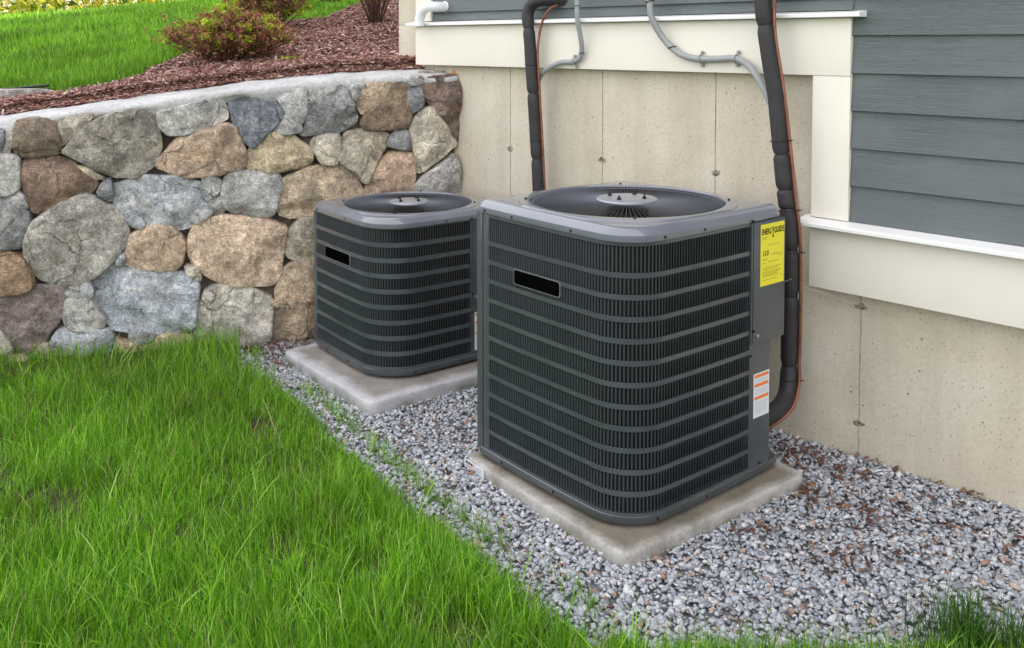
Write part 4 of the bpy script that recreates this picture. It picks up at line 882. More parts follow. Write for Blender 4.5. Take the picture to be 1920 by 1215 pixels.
def condenser(key, zbase, nrows, row_h, band_h, z_first, first_h, seam, rowpitch, Rf, near, label):
    u = UN[key]; W = u['W']; c, rz, _, _ = frame(u['F'], u['yaw'], W); h = W / 2
    root = empty('air_conditioner', (c[0], c[1], 0), rz, label, 'air conditioner', 'outdoor air conditioning units')
    g = M['gunmetal']; bow = 0.008
    at, L = path_fn(W, Rf, bow)
    rs_ = 0.02
    sL = 0.069 if near else 0.03            # louvres start here
    tR = 0.563 if near else 0.445
    sR = L - (W - tR)
    # base pan
    def ring(ins, z, rs=0.03): return [(x, y, z) for x, y in bowed(rrect(W, ins, Rf, 0.12, rs, 8), W, bow)]
    V, F = loft([ring(0.02, zbase - 0.001), ring(-0.001, zbase + 0.001), ring(-0.004, zbase + 0.006), ring(-0.004, zbase + 0.024), ring(-0.001, zbase + 0.027), ring(0.012, zbase + 0.0275)])
    meshobj('base_pan', V, F, g, root, auto=35)
    for fx, fy in ((-.28, .28), (.26, -.28), (-.2, -.22), (.25, .25)):
        bm = bmesh.new(); box(bm, fx * W * 1.25 - .02, fx * W * 1.25 + .02, fy * W * 1.25 - .02, fy * W * 1.25 + .02, zbase - 0.0125, zbase - 0.0015); bmobj('rubber_foot', bm, M['tie'], root)
    # dark coil inside
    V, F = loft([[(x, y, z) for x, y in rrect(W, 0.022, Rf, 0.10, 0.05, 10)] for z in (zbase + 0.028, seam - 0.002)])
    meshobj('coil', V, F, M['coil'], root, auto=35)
    # rows of louvres and the bands between them
    zt = seam
    for r_ in range(nrows):
        if r_ == 0: z1 = z_first; z0 = z1 - first_h
        else: z1 = (z_first - first_h - band_h) - (r_ - 1) * rowpitch; z0 = z1 - row_h
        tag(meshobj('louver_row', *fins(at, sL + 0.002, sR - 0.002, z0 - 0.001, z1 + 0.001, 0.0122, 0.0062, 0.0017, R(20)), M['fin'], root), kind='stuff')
        V, F = strip(at, sL - 0.002, sR + 0.002, z1, zt, 0.0, 0.003, 70); meshobj('louver_band', V, F, g, root, auto=30)
        zt = z0
    V, F = strip(at, sL - 0.002, sR + 0.002, zbase + 0.026, zt, 0.0, 0.003, 70); meshobj('louver_band', V, F, g, root, auto=30)
    # the two hidden faces: one louvred grille each
    Vs = []
    for k in range(int((W - .12) / 0.0122)):
        t = -h + 0.04 + 0.0122 * k
        if t < h - .06: Vs.append(([(t, h, zbase + .05), (t + .009, h - .009, zbase + .05), (t + .009, h - .009, seam - .03), (t, h, seam - .03)], [(0, 1, 2, 3)])); Vs.append(([(h, t + .06, zbase + .05), (h - .009, t + .069, zbase + .05), (h - .009, t + .069, seam - .03), (h, t + .06, seam - .03)], [(0, 1, 2, 3)]))
    tag(meshobj('rear_louvers', *join(Vs), M['fin'], root), kind='stuff')
    bm = bmesh.new()
    z = zbase + .028
    while z < seam - .02:
        box(bm, -h + .03, h - .1, h - .003, h + .001, z, z + band_h); box(bm, h - .003, h + .001, -h + .2, h - .1, z, z + band_h); z += rowpitch
    bmobj('rear_bands', bm, g, root)
    # left corner post with its seam
    bm = bmesh.new()
    if near:
        box(bm, -h - 0.001, -h + 0.03, h - 0.0335, h - 0.001, zbase + 0.026, seam - 0.001, 0.004)
        bmobj('corner_post', bm, g, root, 35); bm = bmesh.new(); box(bm, -h + 0.0, -h + 0.0035, h - 0.0705, h - 0.0375, zbase + 0.026, seam - 0.001, 0.0012); bmobj('edge_strip', bm, g, root, 35)
        boxobj('post_gap', -h + 0.004, -h + 0.012, h - 0.069, h - 0.034, zbase + .027, seam - .002, M['dark'], root)
    else:
        box(bm, -h - 0.0015, -h + 0.02, h - 0.030, h + 0.001, zbase + 0.026, seam - 0.001, 0.004); bmobj('corner_post', bm, g, root, 35)
    # service side: lower panel, then the control cover standing proud at the right corner
    tc = tR + 0.002; pw = 0.114 if near else 0.13
    boxobj('service_panel', -h + tc, -h + tc + pw, -h - 0.0045, -h + 0.03, zbase + 0.012, seam - 0.42 * 0 - (seam - (0.505 if near else 0.33)) + 0.002, g, root, 0.0018)
    zc = 0.505 if near else 0.33
    boxobj('control_cover', -h + tc + 0.006, h + 0.005, -h - 0.0135, -h + 0.13, zc, seam - 0.003, g, root, 0.003)
    boxobj('panel_edge', -h + tc - 0.003, -h + tc + 0.0045, -h - 0.0115, -h + 0.01, zc + 0.004, seam + 0.004, g, root, 0.0015)
    # chamfered recess where the lines go in
    meshobj('line_recess', [(-h + tc + pw, -h + 0.004, zbase + .02), (h - 0.004, -h + 0.12, zbase + .02), (h - 0.004, -h + 0.12, zc + .01), (-h + tc + pw, -h + 0.004, zc + .01)], [(0, 1, 2, 3)], g, root)
    # lid
    def R1(ins, z): return [(x, y, z) for x, y in bowed(rrect(W, ins, Rf * 0.80, 0.055, 0.035, 12), W, bow)]
    r_out, r_in = W * 0.507, W * 0.4505
    flat = R1(0.022, seam + 0.0415); zr = seam + 0.0415
    def circ(rr, z, lim=None):
        o = []
        for x, y, _ in flat:
            a = math.atan2(y, x); q = rr
            if lim is not None: q = min(rr, math.hypot(x, y) - lim)
            o.append((q * math.cos(a), q * math.sin(a), z))
        return o
    rings = [R1(0.008, seam - 0.004), R1(-0.003, seam - 0.001), R1(-0.0045, seam + 0.002), R1(-0.0045, seam + 0.019), R1(-0.002, seam + 0.0225), R1(0.010, seam + 0.036), R1(0.016, seam + 0.040), flat,
             circ(r_out, zr, 0.003), circ(r_out - 0.003, zr + 0.004, 0.006), circ(r_out - 0.008, zr + 0.005, 0.009), circ(r_in + 0.008, zr + 0.0055), circ(r_in + 0.002, zr + 0.0050), circ(r_in, zr + 0.001), circ(r_in, zr - 0.004)]
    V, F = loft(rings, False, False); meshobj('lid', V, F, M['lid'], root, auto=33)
    V, F = loft([circ(r_in + 0.0005, zr - 0.0045), circ(r_in - 0.002, zr - 0.09), circ(r_in - 0.012, zr - 0.14), circ(0.01, zr - 0.145)], False, False); meshobj('shroud', V, F, M['dark'], root)
    # fan guard
    parts = []; nw = 116 if near else 108; rh = W * 0.142; zg = zr + 0.002
    for k in range(nw):
        a = 2 * math.pi * k / nw; ca, sa = math.cos(a), math.sin(a); P = []
        for t in (0, .3, .6, .88, .97, 1.0):
            rr = rh * 0.97 + (r_in + 0.001 - rh * 0.97) * t; z = zg + 0.004 * (1 - t ** 2) - (0.0 if t < .9 else 0.002 if t < 1 else 0.009); P.append((rr * ca, rr * sa, z))
        parts.append(tube(P, 0.00066, 4, False))
    for rr in (r_in - .006,):
        parts.append(tube([(rr * math.cos(2 * math.pi * k / 60), rr * math.sin(2 * math.pi * k / 60), zg - .010) for k in range(61)], 0.0017, 5, False))
    tag(meshobj('fan_guard', *join(parts), M['wire'], root, smooth=True), kind='stuff')
    ca = [(2 * math.pi * k / 40) for k in range(40)]
    V, F = loft([[(rr * math.cos(a), rr * math.sin(a), z) for a in ca] for rr, z in ((rh, zg + .001), (rh, zg + .006), (rh * .97, zg + .009), (rh * .80, zg + .0095), (rh * .76, zg + .0115), (rh * .2, zg + .012))])
    hub = meshobj('motor_plate', V, F, M['hub'], root, auto=40)
    for k in range(4):
        a = R(20) + k * math.pi / 2; bx, by = rh * .62 * math.cos(a), rh * .62 * math.sin(a)
        parts = [tube([(bx, by, zg + .011), (bx, by, zg + .026)], 0.0033, 6), tube([(bx, by, zg + .011), (bx, by, zg + .0185)], 0.0075, 6)]
        meshobj('bolt', *join(parts), M['screw'], hub)
    V, F = loft([[(rr * math.cos(a), rr * math.sin(a), z) for a in ca] for rr, z in ((0.075, zr - .135), (0.075, zr - .03), (0.06, zr - .02))]); meshobj('fan_motor', V, F, M['dark'], root, auto=40)
    for k in range(3):
        V = []; F = []; a0 = R(-52 if near else -40) + k * 2 * math.pi / 3
        for i in range(15):
            t = i / 14
            for j in range(9):
                q = j / 8; rr = 0.06 + (r_in - 0.022 - 0.06) * q; a = a0 + R(96 - 14 * q) * t + R(10) * q
                V.append((rr * math.cos(a), rr * math.sin(a), zr - 0.070 + 0.060 * (t - .4) * (0.35 + 0.65 * q) + 0.012 * math.sin(math.pi * t)))
        for i in range(14):
            for j in range(8): b_ = i * 9 + j; F.append((b_, b_ + 1, b_ + 10, b_ + 9))
        meshobj('fan_blade', V, F, M['blade'], root, smooth=True)
    # screws round the lid, ring and pan
    def screw(x, y, z, nx, ny, r_=0.0042, l=0.004):
        meshobj('screw', *tube([(x, y, z), (x + nx * l, y + ny * l, z)], r_, 8), M['screw'], root, auto=40)
    for s in ([0.055, 0.21, 0.50, L - 0.60, L - 0.42] if near else [0.05, 0.34, L - 0.52, L - 0.34]):
        x, y, nx, ny, _, _ = at(s); screw(x + nx * .0035, y + ny * .0035, seam + 0.008, nx, ny)
    screw(-h + tc + 0.001, -h - 0.012, seam - 0.004 + .006, 0, -1, 0.006)
    for s in ([0.15, 0.42, L - 0.62, L - 0.40] if near else [0.15, 0.36, L - 0.50, L - 0.26]):
        x, y, nx, ny, _, _ = at(s); screw(x + nx * .003, y + ny * .003, zbase + 0.013, nx, ny)
    screw(-h + tc + 0.06, -h - 0.004, zbase + 0.035, 0, -1, 0.004); screw(-h + tc + 0.008, -h - 0.013, zc + .045, 0, -1, .005); screw(-h + tc + 0.008, -h - 0.004, zc - .04, 0, -1, .0045)
    meshobj('hex_screw', *tube([(-h + tc + .022, -h - .013, zc + .03), (-h + tc + .022, -h - .022, zc + .03)], 0.0065, 6), M['steel'], root, auto=30)
    for k in range(4):
        a = R(3) + k * math.pi / 2 + R(45); rr = r_in + 0.016; meshobj('screw', *tube([(rr * math.cos(a), rr * math.sin(a), zr + .005), (rr * math.cos(a), rr * math.sin(a), zr + .010)], 0.0048, 8), M['screw'], root, auto=40)
    # blank nameplate
    y0, y1, z0, z1 = ((-h + 0.290, -h + 0.520, 0.7000, 0.7520) if near else (-h + 0.268, -h + 0.510, 0.5130, 0.5680))
    xo = -h - bow
    def plate(name, i, x0, x1, mat, par):
        pr = []; r_ = 0.009
        for cx, cy, a0 in ((y1 - i, z1 - i, 0), (y0 + i, z1 - i, 90), (y0 + i, z0 + i, 180), (y1 - i, z0 + i, 270)):
            sx_ = -1 if cx > (y0 + y1) / 2 else 1; sy_ = -1 if cy > (z0 + z1) / 2 else 1
            for k in range(5): a = R(a0 + 22.5 * k); pr.append((cx + sx_ * r_ + r_ * math.cos(a), cy + sy_ * r_ + r_ * math.sin(a)))
        V, F = loft([[(x0, a, b) for a, b in pr], [(x1, a, b) for a, b in pr]]); return meshobj(name, V, [f[::-1] for f in F], mat, par, auto=40)
    nm = plate('nameplate', 0, xo + 0.002, xo - 0.004, M['badge_rim'], root); plate('plate_face', 0.003, xo - 0.002, xo - 0.0048, M['blackplate'], nm)
    # warning label on the service panel
    yf = -h - 0.0055; a0, a1, b0, b1 = ((-h + .588, -h + .674, .2500, .4000) if near else (-h + .468, -h + .56, .112, .285))
    def onright(name, x0, x1, z0, z1, y, mat, par): return meshobj(name, [(x0, y, z0), (x1, y, z0), (x1, y, z1), (x0, y, z1)], [(0, 1, 2, 3)], mat, par)
    wl = onright('warning_label', a0, a1, b0, b1, yf, M['paper'], root)
    hh = b1 - b0
    for t in (0.03, 0.235, 0.52): onright('orange_bar', a0 + .005, a1 - .005, b1 - hh * (t + .075), b1 - hh * t, yf - .0006, M['orange'], wl)
    for t in [0.14, .165, .19, .35, .38, .41, .44, .47, .64, .67, .70, .73, .76, .79, .82, .85, .88, .91]: onright('print_line', a0 + .008, a1 - .009, b1 - hh * (t + .008), b1 - hh * t, yf - .0005, M['greyink'], wl)
    if near:
        yc = -h - 0.0145; x0, x1, z0, z1 = -h + .605, -h + .737, .693, .900
        st = onright('energy_label', x0, x1, z0, z1, yc, M['yellow'], root); rx = (math.pi / 2, 0, 0); yy = yc - .0007
        textmesh('lettering', 'ENERG', .0275, M['ink'], st, (x0 + .0055, yy, z1 - .0345), rx, .62, .0008)
        textmesh('lettering', 'GUIDE', .0275, M['ink'], st, (x0 + .0745, yy, z1 - .0345), rx, .68, .0008)
        meshobj('arrow_mark', [(x0 + .0620 + a, yy, z1 + b) for a, b in ((0, -.012), (.003, -.012), (.0062, -.022), (.0094, -.012), (.0124, -.012), (.0080, -.027), (.0080, -.041), (.0110, -.041), (.0062, -.052), (.0014, -.041), (.0044, -.041), (.0044, -.027))],
                [tuple(range(12))], M['ink'], st)
        textmesh('lettering', '13.0', .024, M['ink'], st, (x0 + .010, yy, z1 - .106), rx, .85, .0004)
        for z, q0, q1, mk in ((.044, .008, .04, 'paleink'), (.050, .008, .03, 'paleink'), (.0715, .04, .105, 'paleink'), (.118, .012, .035, 'ink'), (.105, .06, .12, 'paleink'), (.112, .095, .122, 'paleink'), (.130, .012, .03, 'paleink'), (.128, .04, .10, 'paleink'), (.146, .012, .118, 'paleink'), (.152, .012, .10, 'paleink'),
                              (.160, .012, .118, 'paleink'), (.165, .012, .11, 'paleink'), (.170, .012, .095, 'paleink'), (.175, .012, .10, 'paleink'), (.187, .012, .09, 'paleink'), (.184, .115, .121, 'ink'), (.179, .115, .121, 'ink')):
            onright('print_line', x0 + q0, x0 + q1, z1 - z - .0016, z1 - z, yy, M[mk], st)
    return root
condenser('u1', 0.0550, 12, 0.0497, 0.0166, 0.899, 0.0795, 0.9140, 0.0663, 0.1465, True, 'larger dark grey air conditioner with yellow energy sticker, nearer the camera')
condenser('u2', 0.0690, 9, 0.0463, 0.0210, 0.704, 0.0560, 0.7120, 0.0673, 0.1758, False, 'smaller dark grey air conditioner in front of the stone wall')

# ================================================================== LINES AND CONDUITS ON THE WALL
def H(x, y, z):      # house frame to world
    c, s = math.cos(HROT), math.sin(HROT); return Vector((2.24605 + c * x - s * y, 2.21085 + s * x + c * y, z))
def sleeves(root, path, rad, cuts, seed):
    """foam insulation in lengths that pinch in where they meet"""
    P = catmull(path, 14); L = [0]
    for i in range(1, len(P)): L.append(L[-1] + (P[i] - P[i - 1]).length)
    T = L[-1]; cuts = [0] + [c_ * T for c_ in cuts] + [T]
    def pt(s): i = min(max(j for j in range(len(L)) if L[j] <= s + 1e-9), len(P) - 2); return P[i].lerp(P[i + 1], (s - L[i]) / max(1e-9, L[i + 1] - L[i]))
    for k in range(len(cuts) - 1):
        s0, s1 = cuts[k] + 0.0015, cuts[k + 1] - 0.0015; n = max(8, int((s1 - s0) / 0.02)); Q = []; rr = []
        for i in range(n + 1):
            t = i / n; d = min(t, 1 - t) * (s1 - s0)
            t2 = t; Q.append(pt(s0 + (s1 - s0) * t2)); e = min(1, d / 0.014)
            rr.append(rad * (0.84 + 0.16 * math.sqrt(max(0, 1 - (1 - e) ** 2))) * (1 + 0.02 * noise.noise(Vector((k * 3.1, t * 6 * (s1 - s0) / .3, seed)))))
        V, F = tube(Q, rr, 18); meshobj('foam_sleeve', V, F, M['foam'], root, auto=60)
    V, F = tube([pt(T * i / 60) for i in range(61)], rad * .70, 10); meshobj('suction_line', V, F, M['tie'], root, smooth=True)
    return pt, T
# left line set
l1 = empty('refrigerant_line', H(-3.05, 0, 0), HROT, 'black foam covered refrigerant line on the wall between the two units', 'pipe', 'insulated refrigerant lines')
def loc(path, ox): return [Vector(p) - Vector((ox, 0, 0)) for p in path]
pa = [(-2.93, 0.02, 1.700), (-2.99, -0.045, 1.700), (-3.075, -0.065, 1.690), (-3.112, -0.075, 1.645), (-3.105, -0.08, 1.585), (-3.090, -0.085, 1.50), (-3.075, -0.09, 1.38), (-3.060, -0.09, 1.23), (-3.045, -0.09, 1.05), (-3.030, -0.09, .86), (-3.02, -0.09, .60), (-3.02, -0.09, .35), (-2.99, -0.12, .20), (-2.93, -0.22, .14), (-2.90, -.42, .13)]
sleeves(l1, loc(pa, -3.05), 0.0285, [0.155, 0.305, 0.455, 0.60, .74, .87], 2)
pc = [(-2.93, 0.02, 1.69), (-2.98, -0.05, 1.665), (-3.030, -0.062, 1.60), (-3.050, -.07, 1.50), (-3.046, -.076, 1.42), (-3.031, -.078, 1.25), (-3.015, -.078, 1.05), (-3.002, -.078, .86), (-2.99, -.078, .6), (-2.99, -.078, .35), (-2.98, -.14, .2), (-2.92, -.25, .15)]
tubeobj('copper_line', catmull(loc(pc, -3.05), 8), 0.0060, M['copper'], l1, 8)
for z, x in ((1.40, -3.075), (1.05, -3.045)):
    tubeobj('cable_tie', [(x + 3.05 + .031 * math.cos(a) , -.088 + .033 * math.sin(a), z) for a in [2 * math.pi * k / 16 for k in range(17)]], .0018, M['tie'], l1, 5)
# right line set
l2 = empty('refrigerant_line', H(-1.75, 0, 0), HROT, 'thick black foam covered refrigerant line running down behind the larger unit', 'pipe', 'insulated refrigerant lines')
pa = [(-1.80, 0.03, 1.93), (-1.835, -0.05, 1.86), (-1.845, -0.10, 1.78), (-1.842, -0.115, 1.66), (-1.822, -0.12, 1.53), (-1.802, -0.12, 1.42), (-1.780, -0.12, 1.31), (-1.758, -0.12, 1.13), (-1.738, -0.12, .97), (-1.722, -0.12, .86), (-1.713, -0.12, .70), (-1.712, -0.12, .50), (-1.712, -0.12, .35), (-1.708, -0.13, .27), (-1.700, -0.17, .215), (-1.705, -0.25, .185), (-1.72, -.34, .175)]
sleeves(l2, loc(pa, -1.75), 0.0315, [0.215, 0.455, .52, .555, .63, .715, .845], 5)
pc = [(-1.79, 0.03, 1.93), (-1.800, -0.06, 1.85), (-1.795, -0.10, 1.75), (-1.797, -0.11, 1.62), (-1.789, -0.112, 1.52), (-1.757, -0.115, 1.36), (-1.732, -0.115, 1.20), (-1.709, -0.115, 1.03), (-1.692, -0.115, .90), (-1.680, -0.112, .80), (-1.675, -0.112, .62), (-1.674, -.112, .48), (-1.675, -.115, .35), (-1.670, -.125, .26), (-1.672, -.17, .19), (-1.70, -.25, .145), (-1.73, -.35, .13)]
tubeobj('copper_line', catmull(loc(pc, -1.75), 8), 0.0068, M['copper'], l2, 8)
for (x, z) in ((-1.764, 1.145), (-1.727, .895), (-1.712, .745), (-1.71, .28)):
    tubeobj('cable_tie', [(x + 1.75 + .004 + .036 * math.cos(a), -.12 + .040 * math.sin(a), z + .004 * math.cos(a)) for a in [2 * math.pi * k / 18 for k in range(19)]], .0019, M['tie'], l2, 5)
    tubeobj('tie_tail', [(x + 1.75 + .040, -.12, z + .003), (x + 1.75 + .062, -.13, z + .008)], .0019, M['tie'], l2, 4)
tubeobj('control_cable', catmull(loc([(-1.70, -.13, .45), (-1.735, -.16, .44), (-1.76, -.19, .42), (-1.755, -.18, .38)], -1.75), 5), .0022, M['copper'], l2, 5)

def clampring(root, c, t, rad, ox):
    c = Vector(c) - Vector((ox, 0, 0)); t = Vector(t).normalized(); s = t.cross(Vector((0, 1, 0))).normalized(); b = Vector((0, 1, 0))
    P = [c + s * math.cos(a) * (rad + .002) + b * math.sin(a) * (rad + .002) for a in [2 * math.pi * k / 16 for k in range(17)]]
    parts = [tube(P, .0028, 6)]
    for sg in (1, -1):
        q = c + s * sg * (rad + .011); parts.append(tube([q + Vector((0, rad + .002, 0)), q + Vector((0, rad - .003, 0))], .0085, 8)); parts.append(tube([q + Vector((0, rad - .001, 0)), q + Vector((0, rad - .008, 0))], .0045, 6))
    meshobj('clamp', *join(parts), M['conduit'], root, auto=40)
c1 = empty('electrical_conduit', H(-2.8, 0, 0), HROT, 'short thin grey conduit bending left to the foam covered pipe between the units', 'conduit', 'grey electrical conduits')
pp = [(-2.79, -.085, 1.86), (-2.79, -.085, 1.76), (-2.792, -.085, 1.68), (-2.792, -.082, 1.60), (-2.795, -.060, 1.53), (-2.800, -.045, 1.47), (-2.820, -.042, 1.43), (-2.865, -.042, 1.415), (-2.93, -.042, 1.412), (-2.99, -.048, 1.39), (-3.035, -.050, 1.365), (-3.080, -.040, 1.31), (-3.092, -.036, 1.15), (-3.08, -.036, .9), (-3.07, -.036, .5)]
tubeobj('conduit_tube', catmull(loc(pp, -2.8), 8), 0.0118, M['conduit'], c1, 12)
clampring(c1, (-2.850, -.042, 1.417), (1, 0, .2), .0118, -2.8)
for z in (1.665, 1.455): tubeobj('cable_tie', [( .006 - (0 if z > 1.5 else .006) + .0145 * math.cos(a), (-.085 if z > 1.5 else -.044) + .0145 * math.sin(a), z) for a in [2 * math.pi * k / 12 for k in range(13)]], .0018, M['tie'], c1, 5)
c2 = empty('electrical_conduit', H(-2.2, 0, 0), HROT, 'long grey conduit sweeping right in an S curve under two clamps on the trim board', 'conduit', 'grey electrical conduits')
pp = [(-2.39, -.085, 1.86), (-2.39, -.085, 1.76), (-2.388, -.085, 1.66), (-2.380, -.080, 1.60), (-2.355, -.060, 1.54), (-2.315, -.046, 1.49), (-2.255, -.043, 1.452), (-2.175, -.043, 1.437), (-2.085, -.043, 1.438), (-2.005, -.043, 1.440), (-1.940, -.050, 1.415), (-1.885, -.062, 1.360), (-1.838, -.07, 1.29), (-1.80, -.075, 1.22), (-1.762, -.08, 1.13), (-1.735, -.08, 1.02), (-1.716, -.075, .90), (-1.73, -.06, .78), (-1.75, -.05, .6), (-1.76, -.05, .3), (-1.77, -.09, .12)]
tubeobj('conduit_tube', catmull(loc(pp, -2.2), 8), 0.0135, M['conduit'], c2, 14)
clampring(c2, (-2.165, -.043, 1.437), (1, 0, 0), .0135, -2.2); clampring(c2, (-2.000, -.043, 1.440), (1, 0, -.1), .0135, -2.2)
for (x, y, z) in ((-2.389, -.085, 1.67), (-2.302, -.046, 1.482)): tubeobj('cable_tie', [(x + 2.2 + .0165 * math.cos(a), y + .0165 * math.sin(a), z + .006 * math.cos(a)) for a in [2 * math.pi * k / 12 for k in range(13)]], .002, M['tie'], c2, 5)
# white pvc elbow over the end of the upper drip cap
c3 = empty('vent_elbow', H(-3.85, 0, 0), HROT, 'white pvc elbow sticking out of the siding above the far end of the drip cap', 'pipe')
pp = [(-3.80, .01, 1.690), (-3.80, -.045, 1.690), (-3.812, -.075, 1.69), (-3.845, -.09, 1.688), (-3.885, -.092, 1.668), (-3.908, -.092, 1.630), (-3.912, -.092, 1.590)]
V, F = tube(catmull(loc(pp, -3.85), 6), 0.0255, 18, True); meshobj('elbow_pipe', V, F, M['pvc'], c3, auto=50)
tubeobj('wall_collar', loc([(-3.80, .012, 1.69), (-3.80, -.012, 1.69)], -3.85), .030, M['pvc'], c3, 18)

# cobweb threads and a dangling twist of dry stuff by the lower trim
bm = []
for (p0, p1) in (((-1.73, -.15, .66), (-1.60, -.06, .60)), ((-1.73, -.15, .645), (-1.58, 0.0, .58)), ((-1.64, -.035, .60), (-1.50, .02, .562)), ((-1.60, -.033, .59), (-1.36, .02, .55)), ((-1.69, -.15, .655), (-1.74, -.2, .64))):
    a, b_ = H(*p0), H(*p1); md = (a + b_) / 2 - Vector((0, 0, .006)); bm.append(tube(catmull([a, md, b_], 5), .0006, 4))
M['web'] = simple('cobweb', (0.42, 0.39, 0.32), 0.8)
tag(meshobj('cobweb', *join(bm), M['web']), 'dusty cobweb threads under the left end of the lower trim board', 'cobweb')
# a scrap of orange foam in the corner of the stone wall
M['orangefoam'] = simple('orange_scrap', (0.75, 0.26, 0.06), 0.8)
p = CN + UD * (-0.012) + MD * 0.035
slab('orange_scrap', [(-.018, -.01), (.004, -.014), (.012, .002), (.004, .014), (-.012, .01)], 0, .016, M['orangefoam'], (p.x, p.y, ztop(0) + .004), WROT, 4, 'small orange scrap on the wall cap where it meets the house', 'scrap')

# ================================================================== SHRUBS
def leafcloud(name, pts, size, mat, parent, seed, elong=1.8):
    r = np.random.default_rng(seed); n = len(pts)
    q = np.array([[0, -1, 0], [.55, 0, .12], [0, 1, 0], [-.55, 0, .12]]) * np.array([1 / elong * 1.2, 1, 1])
    s = size * r.uniform(.6, 1.4, n); A = rng.normal(0, 1, (n, 3)); A /= np.linalg.norm(A, axis=1)[:, None]; B = np.cross(A, r.normal(0, 1, (n, 3))); B /= np.linalg.norm(B, axis=1)[:, None]; Cc = np.cross(A, B)
    P = (q[None, :, 0, None] * A[:, None] + q[None, :, 1, None] * B[:, None] + q[None, :, 2, None] * Cc[:, None]) * s[:, None, None] + pts[:, None, :]
    F = np.array([[0, 1, 2, 3]])[None] + (np.arange(n) * 4)[:, None, None]
    return npmesh(name, P.reshape(-1, 3), [F.reshape(-1, 4)], mat, parent)
def shrub(a, b, rx, rz_, hh, nst, seed, label, redn, limen, leafm='redleaf', leaf2='limeleaf', limesize=.012, up=0.75, limeside=0.25):
    r = np.random.default_rng(seed); x, y = w2(a, b); root = empty('shrub', (x, y, terr(a, b)), 0, label, 'shrub', 'low shrubs in the mulch bed')
    parts = []; tips = []; along = []
    for k in range(nst):
        an = r.uniform(0, 2 * math.pi); sp = math.sqrt(r.uniform(0.02, 1)); ex, ey = rx * sp * math.cos(an), rz_ * sp * math.sin(an); ht = hh * (1.0 - 0.42 * sp ** 2) * r.uniform(.72, 1.12)
        P = [Vector((ex * .12, ey * .12, -.01)), Vector((ex * .5 + r.normal(0, .01), ey * .5 + r.normal(0, .01), ht * .42)), Vector((ex * .85, ey * .85, ht * .78)), Vector((ex, ey, ht))]
        C_ = catmull(P, 4); parts.append(tube(C_, [0.0045 * (1 - .75 * i / len(C_)) for i in range(len(C_))], 4, False))
        for i in range(3, len(C_)): along.append(C_[i])
        tips.append(C_[-1])
        for j in range(4):
            base = C_[r.integers(4, len(C_) - 1)]; d = Vector((r.normal(0, .05), r.normal(0, .05), r.uniform(.01, .06))); parts.append(tube([base, base + d * .6, base + d], [.002, .0014, .0008], 3, False)); tips.append(base + d); along.append(base + d * .6)
    tag(meshobj('stems', *join(parts), M['twig'], root), kind='stuff')
    al = np.array([v[:] for v in along]); tp = np.array([v[:] for v in tips])
    p = np.concatenate([al[r.integers(0, len(al), redn // 2)] + r.normal(0, .012, (redn // 2, 3)), tp[r.integers(0, len(tp), redn // 2)] + r.normal(0, .014, (redn // 2, 3))]); p[:, 2] = np.maximum(p[:, 2], .008)
    tag(leafcloud('foliage', p, .0115, M[leafm], root, seed), kind='stuff')
    if limen:
        pick = tp[(tp[:, 0] > rx * -.9 + r.uniform(0, 1, len(tp)) * rx * 1.3 * limeside)]; cc = pick[r.integers(0, len(pick), 70)]; cc = cc[r.integers(0, len(cc), limen)]
        p = cc + r.normal(0, 1, (limen, 3)) * (.018, .018, .009); tag(leafcloud('new_leaves', p, limesize, M[leaf2], root, seed + 1), kind='stuff')
    return root
shrub(-1.14, 0.82, .38, .30, .31, 150, 21, 'low russet shrub with lime green new leaves, just above the stone wall', 9000, 4200, limeside=.7, limesize=.013)
shrub(-0.86, 2.45, .34, .30, .46, 110, 22, 'second russet and olive shrub, behind and to the right of the lime tipped one', 7500, 3000, leaf2='limeleaf', limesize=.014)
shrub(-0.04, 2.6, .26, .24, .95, 60, 23, 'tall twiggy russet shrub growing in the mulch against the house corner', 4200, 500, limesize=.010)
shrub(-0.12, 5.0, .36, .30, .50, 90, 24, 'dark green shrub at the far top of the mulch bed', 4200, 0, leafm='darkleaf')
r = np.random.default_rng(5); x, y = w2(-0.80, 0.62); rt = empty('bed_weed', (x, y, terr(-.80, .62) + .015), 0, 'small green seedling in the mulch to the right of the russet shrub', 'plant')
leafcloud('leaves', r.normal(0, 1, (70, 3)) * (.05, .03, .008) + (0, 0, .02), .012, M['limeleaf'], rt, 5)['kind'] = 'stuff'

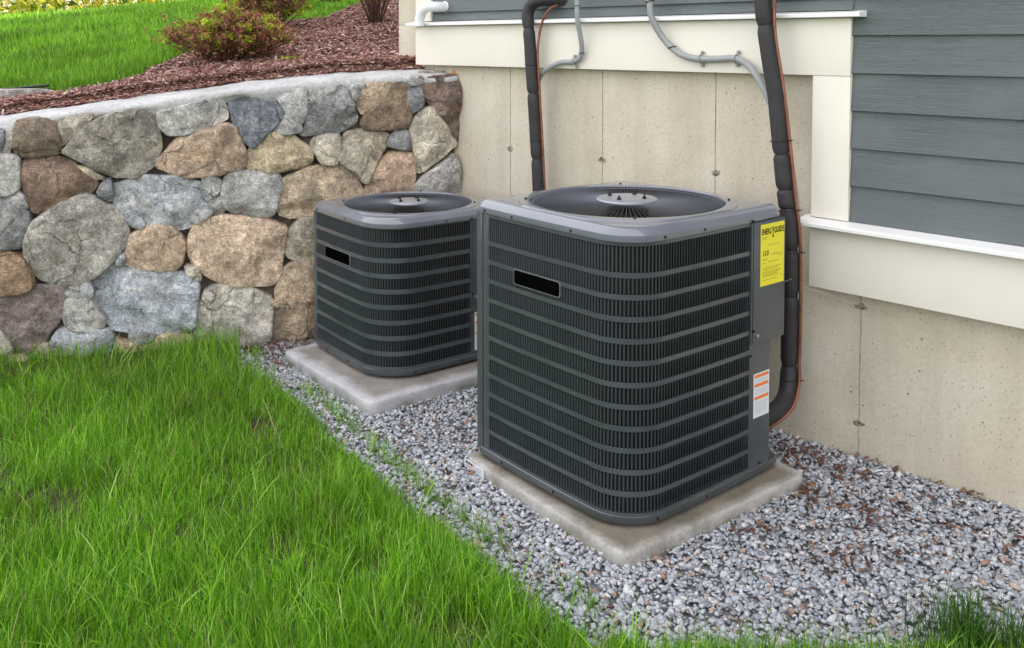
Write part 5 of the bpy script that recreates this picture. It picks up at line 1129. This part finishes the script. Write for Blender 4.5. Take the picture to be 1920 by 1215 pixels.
# ================================================================== WOODS BEYOND THE LAWN
def tree(x, y, z, hgt, rad, seed, label, nleaf, crown_lo=.28, fork=False):
    r = random.Random(seed); root = empty('tree', (x, y, z), 0, label, 'tree', 'trees beyond the upper lawn')
    P = [Vector((0, 0, -.3)), Vector((r.uniform(-.1, .1), 0, hgt * .25)), Vector((r.uniform(-.3, .3), r.uniform(-.2, .2), hgt * .6)), Vector((r.uniform(-.5, .5), 0, hgt))]
    C_ = catmull(P, 6); nn = len(C_); V, F = tube(C_, [rad * (1.25 if i == 0 else 1) * (1 - .85 * i / nn) for i in range(nn)], 9); meshobj('trunk', V, F, M['bark'], root, smooth=True)
    parts = []; tips = []
    for k in range(16):
        t = r.uniform(crown_lo, .95); i = int(t * (nn - 1)); b0 = C_[i]; an = r.uniform(0, 6.28); ln = hgt * .30 * (1.15 - t) + .5
        e = b0 + Vector((math.cos(an) * ln, math.sin(an) * ln, ln * r.uniform(-.05, .5))); md = b0.lerp(e, .5) + Vector((0, 0, .12 * ln)); rr = rad * .35 * (1.1 - t)
        parts.append(tube(catmull([b0, md, e], 3), [rr * (1 - .12 * q) for q in range(7)], 5, False))
        for q in range(5): tips.append(b0.lerp(e, r.uniform(.35, 1.05)))
    meshobj('limbs', *join(parts), M['bark'], root, smooth=True)
    g = np.random.default_rng(seed); tp = np.array([v[:] for v in tips]); p = tp[g.integers(0, len(tp), nleaf)] + g.normal(0, 1, (nleaf, 3)) * (.42, .42, .26)
    o = leafcloud('crown', p, .085, M['treeleaf'], root, seed); tag(o, kind='stuff'); return root
def far(px, d):      # along a sight line through the upper edge of the lawn, d metres out
    return (px - 986.4) / 1747.4 * d, d
def gz(x, y):
    dx, dy = x - CN.x, y - CN.y; return terr(dx * UD.x + dy * UD.y, dx * MD.x + dy * MD.y)
TR = [(8, 24, .16, 'leftmost tree beyond the lawn, with a pale sunlit trunk'), (60, 33, .12, 'thin tree beyond the lawn, between the leftmost trunk and the bright pale one'), (125, 23, .10, 'slim tree with a bright pale trunk beyond the lawn'), (210, 31, .13, 'tree in the woods, right of the slim pale one'),
      (300, 27, .09, 'thin dark stemmed tree above the middle of the upper lawn'), (372, 34, .16, 'broad trunked tree far back in the woods'), (440, 26, .10, 'tree behind the upper lawn, left of the shrubs'), (520, 32, .14, 'rightmost tree beyond the lawn, above the shrubs')]
for i, (px, d, rr, lb) in enumerate(TR):
    x, y = far(px, d); tree(x, y, gz(x, y), 8.5 + (i * 37 % 5), rr, 60 + i, lb, 3400)
# understorey along the edge of the woods, one leafy mass
g = np.random.default_rng(77); n = 46000; cx = g.uniform(-26, 2, 260); cyy = g.uniform(17, 40, 260); cs = g.uniform(.35, 1.1, 260); k = g.integers(0, 260, n)
p = np.stack([cx[k] + g.normal(0, 1, n) * cs[k] * .6, cyy[k] + g.normal(0, 1, n) * cs[k] * .5, np.abs(g.normal(0, 1, n)) * cs[k] * .55 + .1], 1)
zz = np.array([gz(a, b_) for a, b_ in zip(cx, cyy)]); p[:, 2] += zz[k]
tag(leafcloud('understorey', p, .075, M['treeleaf'], None, 78), 'sunlit yellow green undergrowth at the edge of the woods', 'undergrowth', kind='stuff')
n = 30000; p = np.stack([g.uniform(-60, 25, n), g.uniform(42, 60, n), g.uniform(0, 14, n)], 1); p[:, 2] += 2 + 1.5 * np.sin(p[:, 0] * .3)
tag(leafcloud('far_woods', p, .42, M['treeleaf'], None, 79), 'far sunlit woodland closing off the view', 'woods', kind='stuff')
